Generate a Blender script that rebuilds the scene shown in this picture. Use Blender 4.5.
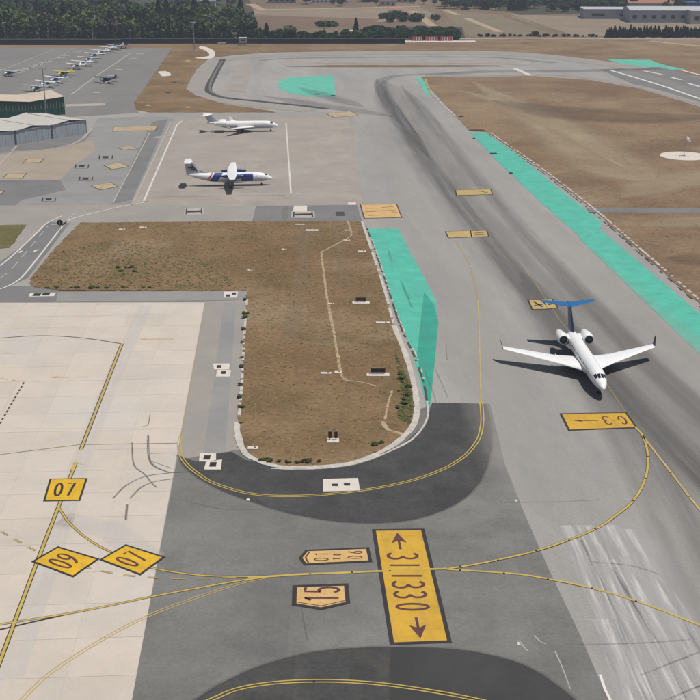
import bpy, bmesh, math, random
import numpy as np
from mathutils import Vector, Matrix
R = math.radians
random.seed(7); rng = np.random.default_rng(11)
for o in list(bpy.data.objects): bpy.data.objects.remove(o)
S = bpy.context.scene; C = S.collection

# ------------------------------------------------------------------ camera, sky, sun, exposure
CAM_H, FPX, PITCH = 77.0, 1235.0, math.atan(435/1235)
cam = bpy.data.cameras.new('camera'); co = bpy.data.objects.new('camera', cam); C.objects.link(co)
co.location = (0, 0, CAM_H); co.rotation_euler = (math.pi/2-PITCH, 0, 0)
cam.sensor_width = 36; cam.lens = 36*FPX/700; cam.clip_end = 12000; cam.clip_start = 1
S.camera = co
SUN_EL, SUN_AZ = 75, 100          # azimuth measured clockwise from +Y (the view direction)
w = bpy.data.worlds.new('World'); S.world = w; w.use_nodes = True
nt = w.node_tree; sky = nt.nodes.new('ShaderNodeTexSky'); sky.sky_type = 'NISHITA'; sky.sun_disc = False
sky.sun_elevation = R(SUN_EL); sky.sun_rotation = R(SUN_AZ); sky.altitude = 0; sky.dust_density = 1.5
nt.links.new(sky.outputs[0], nt.nodes['Background'].inputs[0]); nt.nodes['Background'].inputs[1].default_value = 0.05
sl = bpy.data.lights.new('sun', 'SUN'); sl.energy = 3.75; sl.angle = R(0.6); sl.color = (1, .955, .89)
so = bpy.data.objects.new('sun', sl); C.objects.link(so)
sd = Vector((math.sin(R(SUN_AZ))*math.cos(R(SUN_EL)), math.cos(R(SUN_AZ))*math.cos(R(SUN_EL)), math.sin(R(SUN_EL))))
so.rotation_euler = sd.to_track_quat('Z', 'Y').to_euler(); so.location = (0, 200, 300)
S.view_settings.view_transform = 'Standard'; S.view_settings.look = 'None'
S.view_settings.exposure = 0.12; S.view_settings.gamma = 1
S.render.engine = 'CYCLES'

# ------------------------------------------------------------------ helpers
def A(px, py, z=0.0):
    """point at height z seen at a pixel of the 700 px photograph (measuring aid)"""
    cx, cy = (px-350)/FPX, (350-py)/FPX
    d = Vector((cx, math.cos(PITCH)+cy*math.sin(PITCH), cy*math.cos(PITCH)-math.sin(PITCH)))
    t = (z-CAM_H)/d.z
    return Vector((d.x*t, d.y*t, z))
def G(pts): return [A(*p).to_2d() for p in pts]
def catmull(P, n=8, closed=False):
    P = [Vector(p) for p in P]; out = []; m = len(P)
    rngs = range(m) if closed else range(m-1)
    for i in rngs:
        p1, p2 = P[i], P[(i+1) % m]
        p0 = P[i-1] if (i > 0 or closed) else p1*2-p2
        p3 = P[(i+2) % m] if (i+2 < m or closed) else p2*2-p1
        for k in range(n):
            t = k/n
            out.append(0.5*((2*p1)+(p2-p0)*t+(2*p0-5*p1+4*p2-p3)*t*t+(3*p1-p0-3*p2+p3)*t**3))
    if not closed: out.append(P[-1])
    return out
def jitter(P, step=1.5, amp=.25, closed=True):
    out = []; m = len(P)
    for i in range(m if closed else m-1):
        a, b = P[i], P[(i+1) % m]; L = (b-a).length; n = max(1, min(120, int(L/step)))
        d = (b-a); nrm = Vector((-d.y, d.x)).normalized() if L > 0 else Vector((0, 0))
        for k in range(n):
            out.append(a+d*(k/n)+nrm*random.uniform(-amp, amp)*(1 if k else .3))
    if not closed: out.append(P[-1])
    return out
def link(name, me, m=None, parent=None, **props):
    o = bpy.data.objects.new(name, me); C.objects.link(o)
    if m is not None and me is not None and not me.materials: me.materials.append(m)
    if parent: o.parent = parent
    for k, v in props.items(): o[k] = v
    return o
def struct(o): o['kind'] = 'structure'; return o
def tag(o, label, cat, group=None):
    o['label'] = label; o['category'] = cat
    if group: o['group'] = group
    return o
def empty(name, loc=(0, 0, 0), rz=0):
    o = bpy.data.objects.new(name, None); C.objects.link(o); o.location = loc; o.rotation_euler = (0, 0, rz)
    o.empty_display_size = .5; return o
def mesh(name, V, F, smooth=False):
    me = bpy.data.meshes.new(name); me.from_pydata([tuple(v) for v in V], [], F); me.update()
    if smooth:
        for p in me.polygons: p.use_smooth = True
    return me
def copy_tree(o, parent=None):
    c = o.copy(); C.objects.link(c); c.parent = parent
    for ch in o.children: copy_tree(ch, c)
    return c
def sheet(name, P, z, m, parent=None, thick=0):
    P = [(p[0], p[1]) for p in P]
    a = sum(P[i-1][0]*P[i][1]-P[i][0]*P[i-1][1] for i in range(len(P)))
    if a < 0: P = P[::-1]
    n = len(P)
    V = [(x, y, z) for x, y in P]; F = [list(range(n))]
    if thick:
        V += [(x, y, z-thick) for x, y in P]
        F += [[i, i+n, (i+1) % n+n, (i+1) % n] for i in range(n)]
    return link(name, mesh(name, V, F), m, parent)
def strip_data(P, w, dash=None):
    """quads along a world polyline; returns V, F, UV"""
    P = [Vector((p[0], p[1])) for p in P]
    cum = [0]
    for i in range(1, len(P)): cum.append(cum[-1]+(P[i]-P[i-1]).length)
    def at(s):
        for i in range(1, len(P)):
            if s <= cum[i] or i == len(P)-1:
                L = cum[i]-cum[i-1]; return P[i-1].lerp(P[i], (s-cum[i-1])/L if L else 0)
    def side(i):
        a = P[max(0, i-1)]; b = P[min(len(P)-1, i+1)]; d = (b-a)
        return Vector((-d.y, d.x)).normalized()
    V, F, U = [], [], []
    if dash:
        on, off = dash; s = 0
        while s < cum[-1]:
            a, b = at(s), at(min(s+on, cum[-1])); d = b-a
            if d.length > 1e-6:
                n = Vector((-d.y, d.x)).normalized()*w/2; k = len(V)
                V += [a+n, a-n, b-n, b+n]; F.append([k, k+1, k+2, k+3]); U += [(1, s), (0, s), (0, s+on), (1, s+on)]
            s += on+off
    else:
        for i, p in enumerate(P):
            ww = w[i] if isinstance(w, (list, tuple)) else w
            n = side(i)*ww/2; V += [p+n, p-n]; U += [(1, cum[i]), (0, cum[i])]
            if i: k = 2*i; F.append([k-2, k-1, k+1, k])
    return V, F, U
def strip(name, P, w, z, m, parent=None, dash=None):
    V, F, U = strip_data(P, w, dash)
    me = mesh(name, [(v.x, v.y, z) for v in V], F)
    uv = me.uv_layers.new(name='UVMap')
    for l in me.loops: uv.data[l.index].uv = U[l.vertex_index]
    return link(name, me, m, parent)
class MB:
    def __init__(s): s.V = []; s.F = []
    def box(s, c, d, M=None, taper=1.0):
        k = len(s.V); x, y, z = [q/2 for q in d]
        for sx, sy, sz in [(-1,-1,-1),(1,-1,-1),(1,1,-1),(-1,1,-1),(-1,-1,1),(1,-1,1),(1,1,1),(-1,1,1)]:
            t = taper if sz > 0 else 1
            v = Vector((sx*x*t, sy*y*t, sz*z))
            if M: v = M @ v
            s.V.append(v+Vector(c))
        s.F += [[k+i for i in f] for f in [(3,2,1,0),(4,5,6,7),(0,1,5,4),(1,2,6,5),(2,3,7,6),(3,0,4,7)]]
        return s
    def cyl(s, a, b, r0, r1=None, n=10, cap=True):
        a, b = Vector(a), Vector(b); r1 = r0 if r1 is None else r1
        q = (b-a).to_track_quat('Z', 'Y'); k = len(s.V)
        for p, r in ((a, r0), (b, r1)):
            for i in range(n):
                t = 2*math.pi*i/n; s.V.append(p+q @ Vector((r*math.cos(t), r*math.sin(t), 0)))
        s.F += [[k+i, k+(i+1) % n, k+n+(i+1) % n, k+n+i] for i in range(n)]
        if cap: s.F += [[k+i for i in range(n)][::-1], [k+n+i for i in range(n)]]
        return s
    def poly(s, P):
        k = len(s.V); s.V += [Vector(p) for p in P]; s.F.append(list(range(k, k+len(P)))); return s
    def build(s, name, m, parent=None, smooth=False):
        return link(name, mesh(name, s.V, s.F, smooth), m, parent)

# ------------------------------------------------------------------ materials
def newmat(name):
    m = bpy.data.materials.new(name); m.use_nodes = True
    return m, m.node_tree, m.node_tree.nodes['Principled BSDF']
def N(nt, t, **kw):
    n = nt.nodes.new(t)
    for k, v in kw.items(): setattr(n, k, v)
    return n
def val(nt, op, a, b=None, clamp=False):
    n = N(nt, 'ShaderNodeMath', operation=op, use_clamp=clamp)
    for i, x in enumerate((a, b)):
        if x is None: continue
        if isinstance(x, (int, float)): n.inputs[i].default_value = x
        else: nt.links.new(x, n.inputs[i])
    return n.outputs[0]
def noise(nt, vec, scale, detail=4, rough=.55):
    n = N(nt, 'ShaderNodeTexNoise'); n.inputs['Scale'].default_value = scale
    n.inputs['Detail'].default_value = detail; n.inputs['Roughness'].default_value = rough
    nt.links.new(vec, n.inputs['Vector']); return n.outputs['Fac']
def mixc(nt, f, a, b, mode='MIX'):
    n = N(nt, 'ShaderNodeMix', data_type='RGBA', blend_type=mode)
    for i, x in ((0, f), (6, a), (7, b)):
        if isinstance(x, (int, float)): n.inputs[i].default_value = x
        elif isinstance(x, tuple): n.inputs[i].default_value = (*x, 1)
        else: nt.links.new(x, n.inputs[i])
    return n.outputs[2]
def ramp(nt, f, lo, hi):
    n = N(nt, 'ShaderNodeMapRange'); n.inputs[1].default_value = lo; n.inputs[2].default_value = hi
    nt.links.new(f, n.inputs[0]); return n.outputs[0]
def coords(nt, rot=0, sc=(1, 1, 1)):
    t = N(nt, 'ShaderNodeTexCoord'); m = N(nt, 'ShaderNodeMapping')
    m.inputs['Rotation'].default_value = (0, 0, rot)
    nt.links.new(t.outputs['Object'], m.inputs['Vector'])
    if sc == (1, 1, 1): return m.outputs[0]
    m2 = N(nt, 'ShaderNodeMapping'); m2.inputs['Scale'].default_value = sc; nt.links.new(m.outputs[0], m2.inputs['Vector']); return m2.outputs[0]
def plain(name, col, rough=.6, metal=0, var=.08, scale=1.5, emit=None):
    m, nt, b = newmat(name); v = coords(nt)
    f = ramp(nt, noise(nt, v, scale), .3, .7)
    c = mixc(nt, f, tuple(x*(1-var) for x in col), tuple(min(1, x*(1+var)) for x in col))
    nt.links.new(c, b.inputs['Base Color']); b.inputs['Roughness'].default_value = rough; b.inputs['Metallic'].default_value = metal
    return m
def ground(name, cols, scales=(.03, .15, .8), rot=0, stretch=1, rough=.95, fine=.25, finescale=3, bump=.0, rnd=0, stain=None, lanes=None):
    """layered procedural paving / soil: three colours blended by noises of three sizes plus fine grain"""
    m, nt, b = newmat(name); v = coords(nt, rot, (1, stretch, 1)); v0 = coords(nt)
    c = mixc(nt, ramp(nt, noise(nt, v, scales[0], 5), .35, .65), cols[0], cols[1])
    c = mixc(nt, ramp(nt, noise(nt, v, scales[1], 6, .6), .42, .72), c, cols[2])
    g = ramp(nt, noise(nt, v, scales[2], 5, .7), .25, .75)
    g = val(nt, 'MULTIPLY', g, fine*.6)
    g2 = val(nt, 'MULTIPLY', ramp(nt, noise(nt, v0, finescale, 3, .7), .25, .75), fine)
    k = val(nt, 'ADD', val(nt, 'ADD', g, g2), 1-fine*.8)
    if rnd:
        oi = N(nt, 'ShaderNodeObjectInfo')
        k = val(nt, 'MULTIPLY', k, val(nt, 'ADD', val(nt, 'MULTIPLY', oi.outputs['Random'], rnd), 1-rnd/2))
    if lanes:      # paving lanes laid side by side, each of a slightly different tone; lanes = (width, length, amount)
        lv = coords(nt, rot+math.pi/2)
        bk = N(nt, 'ShaderNodeTexBrick'); bk.inputs['Color1'].default_value = (0, 0, 0, 1); bk.inputs['Color2'].default_value = (1, 1, 1, 1)
        for nm, v_ in (('Scale', 1), ('Mortar Size', .03), ('Brick Width', lanes[1]), ('Row Height', lanes[0]), ('Mortar Smooth', .5)): bk.inputs[nm].default_value = v_
        bk.inputs['Mortar'].default_value = (-.9, -.9, -.9, 1); nt.links.new(lv, bk.inputs['Vector'])
        sepb = N(nt, 'ShaderNodeSeparateColor'); nt.links.new(bk.outputs['Color'], sepb.inputs[0])
        k = val(nt, 'MULTIPLY', k, val(nt, 'ADD', val(nt, 'MULTIPLY', sepb.outputs[0], lanes[2]), 1-lanes[2]/2))
    if stain:
        sf = ramp(nt, noise(nt, v, stain[1], 6, .65), .52, .72)
        c = mixc(nt, val(nt, 'MULTIPLY', sf, stain[2]), c, stain[0])
    n = N(nt, 'ShaderNodeVectorMath', operation='SCALE'); nt.links.new(c, n.inputs[0]); nt.links.new(k, n.inputs['Scale'])
    nt.links.new(n.outputs[0], b.inputs['Base Color']); b.inputs['Roughness'].default_value = rough
    b.inputs['Specular IOR Level'].default_value = .25
    if bump:
        bp = N(nt, 'ShaderNodeBump'); bp.inputs['Strength'].default_value = bump; bp.inputs['Distance'].default_value = .3
        nt.links.new(noise(nt, v0, .9, 6, .7), bp.inputs['Height']); nt.links.new(bp.outputs[0], b.inputs['Normal'])
    return m
def stain_mat(name, col, strength=.6, scale=.25, streak=6, lo=.3, hi=.65):
    """worn film with soft edges: UV.x runs across the strip, UV.y along it in metres"""
    m, nt, b = newmat(name); u = N(nt, 'ShaderNodeUVMap'); sp = N(nt, 'ShaderNodeSeparateXYZ')
    nt.links.new(u.outputs[0], sp.inputs[0]); x = sp.outputs[0]
    e = val(nt, 'MULTIPLY', val(nt, 'MULTIPLY', x, val(nt, 'SUBTRACT', 1.0, x)), 4)
    e = ramp(nt, e, 0, .75)
    mp = N(nt, 'ShaderNodeMapping'); mp.inputs['Scale'].default_value = (streak, scale, 1); nt.links.new(u.outputs[0], mp.inputs[0])
    f = ramp(nt, noise(nt, mp.outputs[0], 1, 6, .65), lo, hi)
    a = val(nt, 'MULTIPLY', val(nt, 'MULTIPLY', e, f), strength, True)
    b.inputs['Base Color'].default_value = (*col, 1); b.inputs['Roughness'].default_value = .9
    nt.links.new(a, b.inputs['Alpha']); return m
def paint(name, col, wear=.35, rough=.6, under=None, scale=.9, grime=.0):
    m, nt, b = newmat(name); v = coords(nt)
    c = mixc(nt, ramp(nt, noise(nt, v, .25, 4), .3, .7), col, tuple(x*.8 for x in col))
    if grime:      # tyre dirt dragged along the traffic direction, and fine cracks
        g = ramp(nt, noise(nt, coords(nt, TW, (1.2, .06, 1)), 1, 6, .7), .5, .75)
        c = mixc(nt, val(nt, 'MULTIPLY', g, grime), c, (.13, .125, .115))
        wv = N(nt, 'ShaderNodeTexVoronoi', feature='DISTANCE_TO_EDGE'); wv.inputs['Scale'].default_value = .45; nt.links.new(v, wv.inputs['Vector'])
        c = mixc(nt, val(nt, 'MULTIPLY', val(nt, 'LESS_THAN', wv.outputs[0], .010), .22), c, (.12, .11, .1))
    f = ramp(nt, noise(nt, v, scale, 7, .75), .5, .8)
    nt.links.new(mixc(nt, val(nt, 'MULTIPLY', f, wear), c, under or tuple(x*.45 for x in col)), b.inputs['Base Color'])
    b.inputs['Roughness'].default_value = rough; b.inputs['Specular IOR Level'].default_value = .3
    return m
M = {}
_a, _b = A(452, 182), A(740, 488); TW = math.pi/2-math.atan2(_b.y-_a.y, _b.x-_a.x)   # turns the taxiway's direction onto y
M['soil'] = ground('dry_soil', [(.16, .095, .045), (.215, .145, .078), (.12, .083, .037)], (.02, .07, .6), fine=.45, finescale=1.0, bump=.6,
                   stain=((.255, .19, .118), .028, .9))
M['soil_right'] = ground('dry_field', [(.185, .12, .07), (.24, .17, .10), (.135, .085, .05)], (.011, .03, .25), fine=.5, finescale=.9, bump=.8,
                   stain=((.28, .215, .135), .016, .85))
M['fields'] = ground('far_fields', [(.17, .12, .08), (.13, .09, .06), (.2, .15, .1)], (.004, .012, .08), fine=.3, finescale=.6, bump=.3)
M['asphalt'] = ground('taxiway_asphalt', [(.31, .295, .275), (.275, .265, .25), (.245, .238, .228)], (.014, .05, .35), TW, .25, fine=.24, finescale=2.5, stain=((.21, .2, .19), .06, .5), lanes=(7.5, 60, .07))
M['asphalt_mid'] = ground('old_asphalt', [(.15, .148, .138), (.18, .177, .164), (.125, .123, .117)], (.03, .09, .5), math.pi/2, .8, fine=.28, finescale=2.2, stain=((.105, .103, .1), .1, .6), lanes=(9, 14, .1))
M['asphalt_new'] = ground('new_asphalt', [(.05, .05, .048), (.062, .061, .059), (.043, .043, .043)], (.06, .2, .7), fine=.45, finescale=2.2, stain=((.085, .083, .08), .12, .7), lanes=(6, 25, .16))
M['ga'] = ground('parking_asphalt', [(.185, .178, .168), (.165, .16, .155), (.205, .195, .18)], (.012, .04, .2), fine=.2, finescale=1.5, stain=((.13, .125, .12), .04, .6), lanes=(12, 60, .08))
M['apron_far'] = ground('apron_concrete', [(.30, .265, .23), (.27, .245, .22), (.33, .29, .25)], (.02, .07, .25), fine=.2, finescale=1.5, stain=((.2, .18, .165), .05, .5), lanes=(7.5, 7.5, .05))
M['tan'] = ground('tan_concrete', [(.30, .25, .195), (.27, .23, .185), (.33, .28, .22)], (.02, .07, .25), fine=.14, finescale=2)
M['bluegrey'] = ground('bluish_asphalt', [(.235, .232, .222), (.21, .208, .203), (.26, .25, .235)], (.03, .08, .3), fine=.14, finescale=3)
M['darkgrey'] = ground('grey_asphalt', [(.165, .162, .16), (.145, .143, .143), (.185, .18, .175)], (.03, .08, .3), fine=.14, finescale=3)
M['shoulder'] = ground('shoulder_asphalt', [(.27, .25, .225), (.25, .235, .215), (.29, .27, .24)], (.03, .09, .4), fine=.15, finescale=4)
M['cream'] = ground('cream_concrete', [(.50, .44, .375), (.485, .435, .385), (.445, .395, .34)], (.04, .12, .5), fine=.12, finescale=5, rnd=.07, stain=((.47, .455, .44), .03, .8))
M['joint'] = ground('joint_filler', [(.45, .39, .33), (.43, .375, .32), (.41, .36, .305)], (.1, .3, 1), fine=.2)
M['green'] = paint('green_paint', (.085, .45, .335), .25, grime=.25)
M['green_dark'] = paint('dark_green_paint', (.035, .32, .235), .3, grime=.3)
M['green_far'] = paint('pale_green_paint', (.12, .48, .36), .35, grime=.35)
M['yellow'] = paint('yellow_paint', (.58, .345, .035), .45, grime=.3)
M['yellow_line'] = paint('yellow_line_paint', (.50, .37, .09), .55)
M['yellow_faded'] = paint('faded_yellow_paint', (.47, .35, .13), .6)
M['pale_yellow'] = paint('pale_yellow_paint', (.62, .40, .155), .45, grime=.3)
M['far_yellow'] = paint('sunbleached_yellow_paint', (.46, .36, .22), .8, grime=.5)
M['amber'] = paint('amber_paint', (.66, .40, .015), .4, grime=.2)
M['black_paint'] = paint('black_paint', (.035, .03, .03), .3, under=(.12, .11, .1))
M['maroon'] = paint('maroon_paint', (.10, .04, .04), .5, under=(.2, .1, .06))
M['white_paint'] = paint('white_paint', (.62, .59, .53), .5, under=(.35, .33, .3))
M['white_fresh'] = paint('fresh_white_paint', (.68, .66, .61), .2)
M['white_soft'] = paint('faint_white_paint', (.4, .37, .33), .5, under=(.3, .27, .24))
M['kerb'] = ground('pale_kerb', [(.50, .47, .42), (.44, .41, .37), (.36, .33, .29)], (.2, .6, 2), fine=.35, finescale=3)
M['darkdirt'] = plain('dark_dirt', (.06, .048, .036), .95)
M['path'] = ground('pale_dust', [(.40, .31, .20), (.34, .26, .165), (.28, .21, .13)], (.2, .5, 2), fine=.3)
M['slabwhite'] = plain('white_concrete', (.55, .5, .44), .9)
M['rubber'] = stain_mat('rubber_stain', (.075, .072, .07), .46, .012, 4, .25, .75)
M['rubber_soft'] = stain_mat('soft_stain', (.12, .113, .105), .45, .012, 3, .2, .8)
M['lightwear'] = stain_mat('light_wear', (.42, .395, .365), .45, .01, 3, .2, .8)
M['scrape'] = stain_mat('scraped_surface', (.48, .47, .455), .95, .045, 2.6, .39, .62)
M['skid'] = stain_mat('skid_mark', (.06, .055, .05), .75, .25, 2, .3, .6)
M['seam'] = stain_mat('dark_seam', (.07, .067, .063), .42, .2, 1, .3, .7)
M['faint'] = stain_mat('faint_stain', (.12, .115, .11), .5, .02, 2, .2, .8)
M['ghost_yellow'] = stain_mat('ghost_line', (.45, .36, .2), .6, .1, 1, .25, .65)
M['seam_brown'] = stain_mat('brown_seam', (.2, .11, .06), .8, .1, 1, .2, .5)
M['white'] = plain('white_gloss', (.8, .8, .79), .25, var=.02)
M['panel_grey'] = plain('panel_grey_gloss', (.62, .63, .64), .3, var=.03)
M['lightgrey'] = plain('light_grey_gloss', (.45, .47, .5), .3, var=.03)
M['blue'] = plain('blue_gloss', (.012, .12, .30), .35, var=.05)
M['navy'] = plain('navy_gloss', (.012, .03, .075), .35, var=.05)
M['royal'] = plain('royal_blue_gloss', (.012, .04, .2), .3, var=.05)
M['teal'] = plain('dark_teal', (.02, .07, .10), .4)
M['red'] = plain('red_gloss', (.5, .05, .06), .4)
M['black'] = plain('black_rubber', (.015, .015, .016), .6)
M['shed_black'] = plain('dark_fan', (.03, .03, .032), .5)
M['glass'] = plain('dark_glass', (.012, .014, .018), .12)
M['metal'] = plain('grey_metal', (.32, .33, .34), .4, .6)
M['steel'] = plain('galvanised_steel', (.36, .37, .36), .5, .3)
M['yellow_plane'] = plain('yellow_gloss', (.62, .52, .02), .3)

# ------------------------------------------------------------------ ground and paving
gr = struct(sheet('ground', [(-2600, -300), (2600, -300), (2600, 4200), (-2600, 4200)], 0, M['soil_right']))
fld = struct(sheet('field', [(-2500, 845), (-300, 845), (2500, 845), (2500, 4100), (-2500, 4100)], .01, M['fields']))
twy = struct(sheet('taxiway', catmull(G([(215, 57), (250, 54), (300, 52), (400, 51), (480, 51), (530, 53), (580, 58), (640, 66), (700, 77), (760, 89)]), 6)
        + G([(900, 119), (1150, 180), (1100, 400), (1000, 800), (-300, 800), (-500, 300), (-300, 90), (-300, 46.5), (172, 48), (215, 57)]), .02, M['asphalt']))
Z = [.024]
def lay(name, px, m, parent=None, smooth=None, jit=None, z=None):
    P = G(px)
    if smooth: P = catmull(P, smooth, True)
    if jit: P = jitter(P, *jit)
    Z[0] += .0015
    return sheet(name, P, Z[0] if z is None else z, m, parent)
def ground_part(name, px, m, parent, **k): return lay(name, px, m, parent, **k)

par = struct(lay('parking_apron', [(-300, 46.5), (173, 48), (134, 103), (139, 113), (70, 117), (-300, 140)], M['ga']))
far_apron = struct(lay('parking_stand', [(176, 116), (352, 113), (363, 206), (286, 207), (60, 224), (130, 204)], M['apron_far']))
lay('concrete_strip', [(150, 112), (330, 112), (355, 117), (176, 119), (140, 117)], M['shoulder'], twy)
lft = struct(lay('service_apron', [(-300, 160), (0, 152), (87, 136), (98, 118), (160, 116), (175, 118), (132, 205), (62, 225), (-300, 240)], M['bluegrey']))
lay('tan_bay', [(-200, 164), (0, 155), (62, 147), (92, 140), (96, 150), (75, 165), (60, 180), (-200, 181)], M['tan'], lft)
lay('grey_bay', [(-250, 181), (60, 180), (66, 190), (22, 200), (0, 220), (-250, 220)], M['darkgrey'], lft)
lay('grey_lane', [(152, 122), (168, 119), (132, 200), (112, 205)], M['darkgrey'], lft)
lay('hangar_forecourt', [(-60, 152), (0, 146), (87, 133), (92, 132), (84, 142), (50, 149), (0, 153), (-60, 160)], M['darkgrey'], lft)
lay('edge_strip', [(-200, 207), (130, 205), (350, 207), (362, 222), (80, 224), (-200, 232)], M['shoulder'], far_apron)
lay('asphalt_patch', [(256, 206), (357, 205), (362, 221), (252, 222)], M['darkgrey'], far_apron)
lay('asphalt_patch', [(283, 206), (289, 206), (287, 222), (281, 222)], M['asphalt_mid'], far_apron)
road = struct(lay('service_road', [(48, 222), (70, 223), (66, 228), (28, 278), (10, 286), (-60, 300), (-60, 318), (-60, 265), (0, 262), (30, 240)], M['darkgrey']))
lay('road_shoulder', [(24, 225), (48, 222), (30, 240), (0, 262), (-60, 290), (-60, 270), (5, 249)], M['shoulder'], road)
bord = struct(lay('apron_border', [(-300, 293), (28, 286), (60, 291), (247, 290), (245, 302), (205, 302.5), (-300, 303.5)], M['darkgrey']))
lay('light_border', [(58, 292), (247, 291), (245, 300), (56, 302)], M['bluegrey'], bord)
sh = struct(lay('shoulder', [(205, 302), (246, 300), (238, 432), (236, 455), (200, 470), (176, 466), (181, 440)], M['shoulder']))
lay('wheel_lane', [(224, 303), (236, 303), (225, 457), (203, 457), (214, 380)], M['bluegrey'], sh)
mid = struct(lay('asphalt_zone', [(177, 460), (300, 440), (440, 404), (490, 404), (505, 465), (525, 515), (548, 568), (580, 635), (608, 700), (700, 900), (60, 900), (132, 700)], M['asphalt_mid']))
bo = catmull(G([(177, 455), (187, 470), (215, 488), (260, 505), (300, 516), (350, 523), (400, 522), (440, 512), (470, 494), (486, 470), (491.5, 445), (490, 420), (486, 404)]), 8)
bl = struct(sheet('dark_asphalt_curve', catmull(G([(177, 455), (187, 470), (215, 488), (260, 505), (300, 516), (350, 523), (400, 522), (440, 512), (470, 494), (486, 470), (491.5, 445), (490, 420), (486, 404)]), 8)
        + G([(432, 403), (425, 425), (400, 447), (350, 464), (280, 468), (245, 460), (232, 452), (215, 454), (196, 462)]), .058, M['asphalt_new']))
bc2 = [(110, 790), (160, 730), (195, 700), (245, 672), (300, 655), (345, 649), (391, 647.5), (440, 648.5), (485, 654), (530, 668), (575, 700), (610, 740), (640, 800)]
bl2 = struct(sheet('dark_asphalt_curve', catmull(G(bc2), 8)+G([(640, 900), (100, 900)]), .058, M['asphalt_new']))
sheet('newer_asphalt_half', catmull(G(bc2[6:]), 8)+G([(640, 900), (385, 900)]), .0595, ground('fresh_asphalt', [(.045, .045, .044), (.053, .052, .051), (.04, .04, .04)], (.05, .12, .5), fine=.22, finescale=4), bl2)

# cream concrete apron of slabs
e0, e1 = A(205, 302.5).to_2d(), A(132, 700).to_2d()
ed = (e1-e0).normalized(); en = Vector((ed.y, -ed.x))
if en.x > 0: en = -en
apr = struct(sheet('apron', [e0+ed*-.0, e0+ed*190, e0+ed*190+en*140, e0+en*140], .036, M['joint']))
Z[0] = .075
def clip(poly, side):
    out = []
    for i in range(len(poly)):
        a, b = poly[i-1], poly[i]; fa, fb = side(a), side(b)
        if (fa >= 0) != (fb >= 0): out.append(a.lerp(b, fa/(fa-fb)))
        if fb >= 0: out.append(b)
    return out
SL = 7.5; cnt = 0; outer = MB()
top = A(-300, 303.5).to_2d(); td = (top-e0).normalized()
lm = A(-25, 303).to_2d(); lm2 = A(-25, 720).to_2d()
for j in range(20):
    for i in range(26):
        g = .02
        c = [e0+en*(j*SL+g)+ed*(i*SL-7+g), e0+en*(j*SL+g)+ed*(i*SL-7+SL-g), e0+en*(j*SL+SL-g)+ed*(i*SL-7+SL-g), e0+en*(j*SL+SL-g)+ed*(i*SL-7+g)]
        # keep only below the apron's far edge
        c = clip(c, lambda p: (e0-p).dot(Vector((-td.y, td.x)))*(1 if (e0-e1).dot(Vector((-td.y, td.x))) > 0 else -1)-.04)
        if len(c) < 3: continue
        ctr = sum(c, Vector((0, 0)))/len(c)
        vis = lm.x+(lm2.x-lm.x)*(ctr.y-lm.y)/(lm2.y-lm.y) < ctr.x and ctr.y > 92
        zz = .062+random.uniform(-.003, .003)
        if vis and cnt < 300:
            sheet('concrete_slab', c, zz, M['cream'], apr, thick=.03); cnt += 1
        else: outer.poly([(p.x, p.y, zz) for p in (c if sum(c[k-1].x*c[k].y-c[k].x*c[k-1].y for k in range(len(c))) > 0 else c[::-1])])
ob = outer.build('concrete_slabs_beyond', M['cream'], apr); ob['kind'] = 'stuff'

# soil islands (raised a little above the paving)
island_px = [(80, 223), (200, 222), (352, 221.5), (361, 222), (372, 254), (383, 287), (394, 328), (408, 366), (416, 400), (414, 422), (405, 435),
             (385, 449), (357, 461), (330, 466), (300, 467), (280, 466), (258, 460), (243, 449), (238, 432), (238, 420), (242, 378), (247, 291),
             (60, 290.5), (36, 288), (30, 284), (31, 278), (52, 252)]
isl = struct(sheet('grass_island', jitter(G(island_px), 1.2, .22), .12, M['soil'], thick=.1))
isl2 = struct(sheet('grass_verge', jitter(G([(-80, 226), (27, 225), (10, 248), (-20, 251), (-80, 262)]), 1.5, .25), .12,
        ground('green_verge', [(.12, .105, .035), (.14, .11, .05), (.085, .088, .03)], (.05, .15, .5), fine=.5, finescale=1.5, bump=.5), thick=.1))
isl3 = struct(sheet('grass_bank', jitter(G([(173, 47), (160, 66), (134, 103), (137, 110), (150, 112.5), (276, 112.5), (255, 108.5), (225, 104.5), (197, 96), (186, 89), (196, 70), (210, 58), (250, 53.5), (262, 45), (172, 45)]), 2, .4), .12, M['soil'], thick=.1))
rf = [(421, 77), (470, 77.5), (530, 76), (590, 80), (640, 89), (700, 107), (800, 140), (1100, 240), (1100, 500), (980, 520), (800, 394), (700, 305), (640, 252), (600, 216), (545, 172), (487, 132), (470, 131), (455, 115), (440, 99), (427, 85)]
isl4 = struct(sheet('grass_field', jitter(G(rf), 2.5, .35), .12, M['soil_right'], thick=.1))
isl5 = struct(sheet('grass_strip', jitter(G([(285, 66.6), (330, 65.2), (420, 65), (500, 65.6), (505, 66.4), (420, 67.2), (330, 67.2)]), 4, .3), .12, M['soil'], thick=.1))

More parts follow.
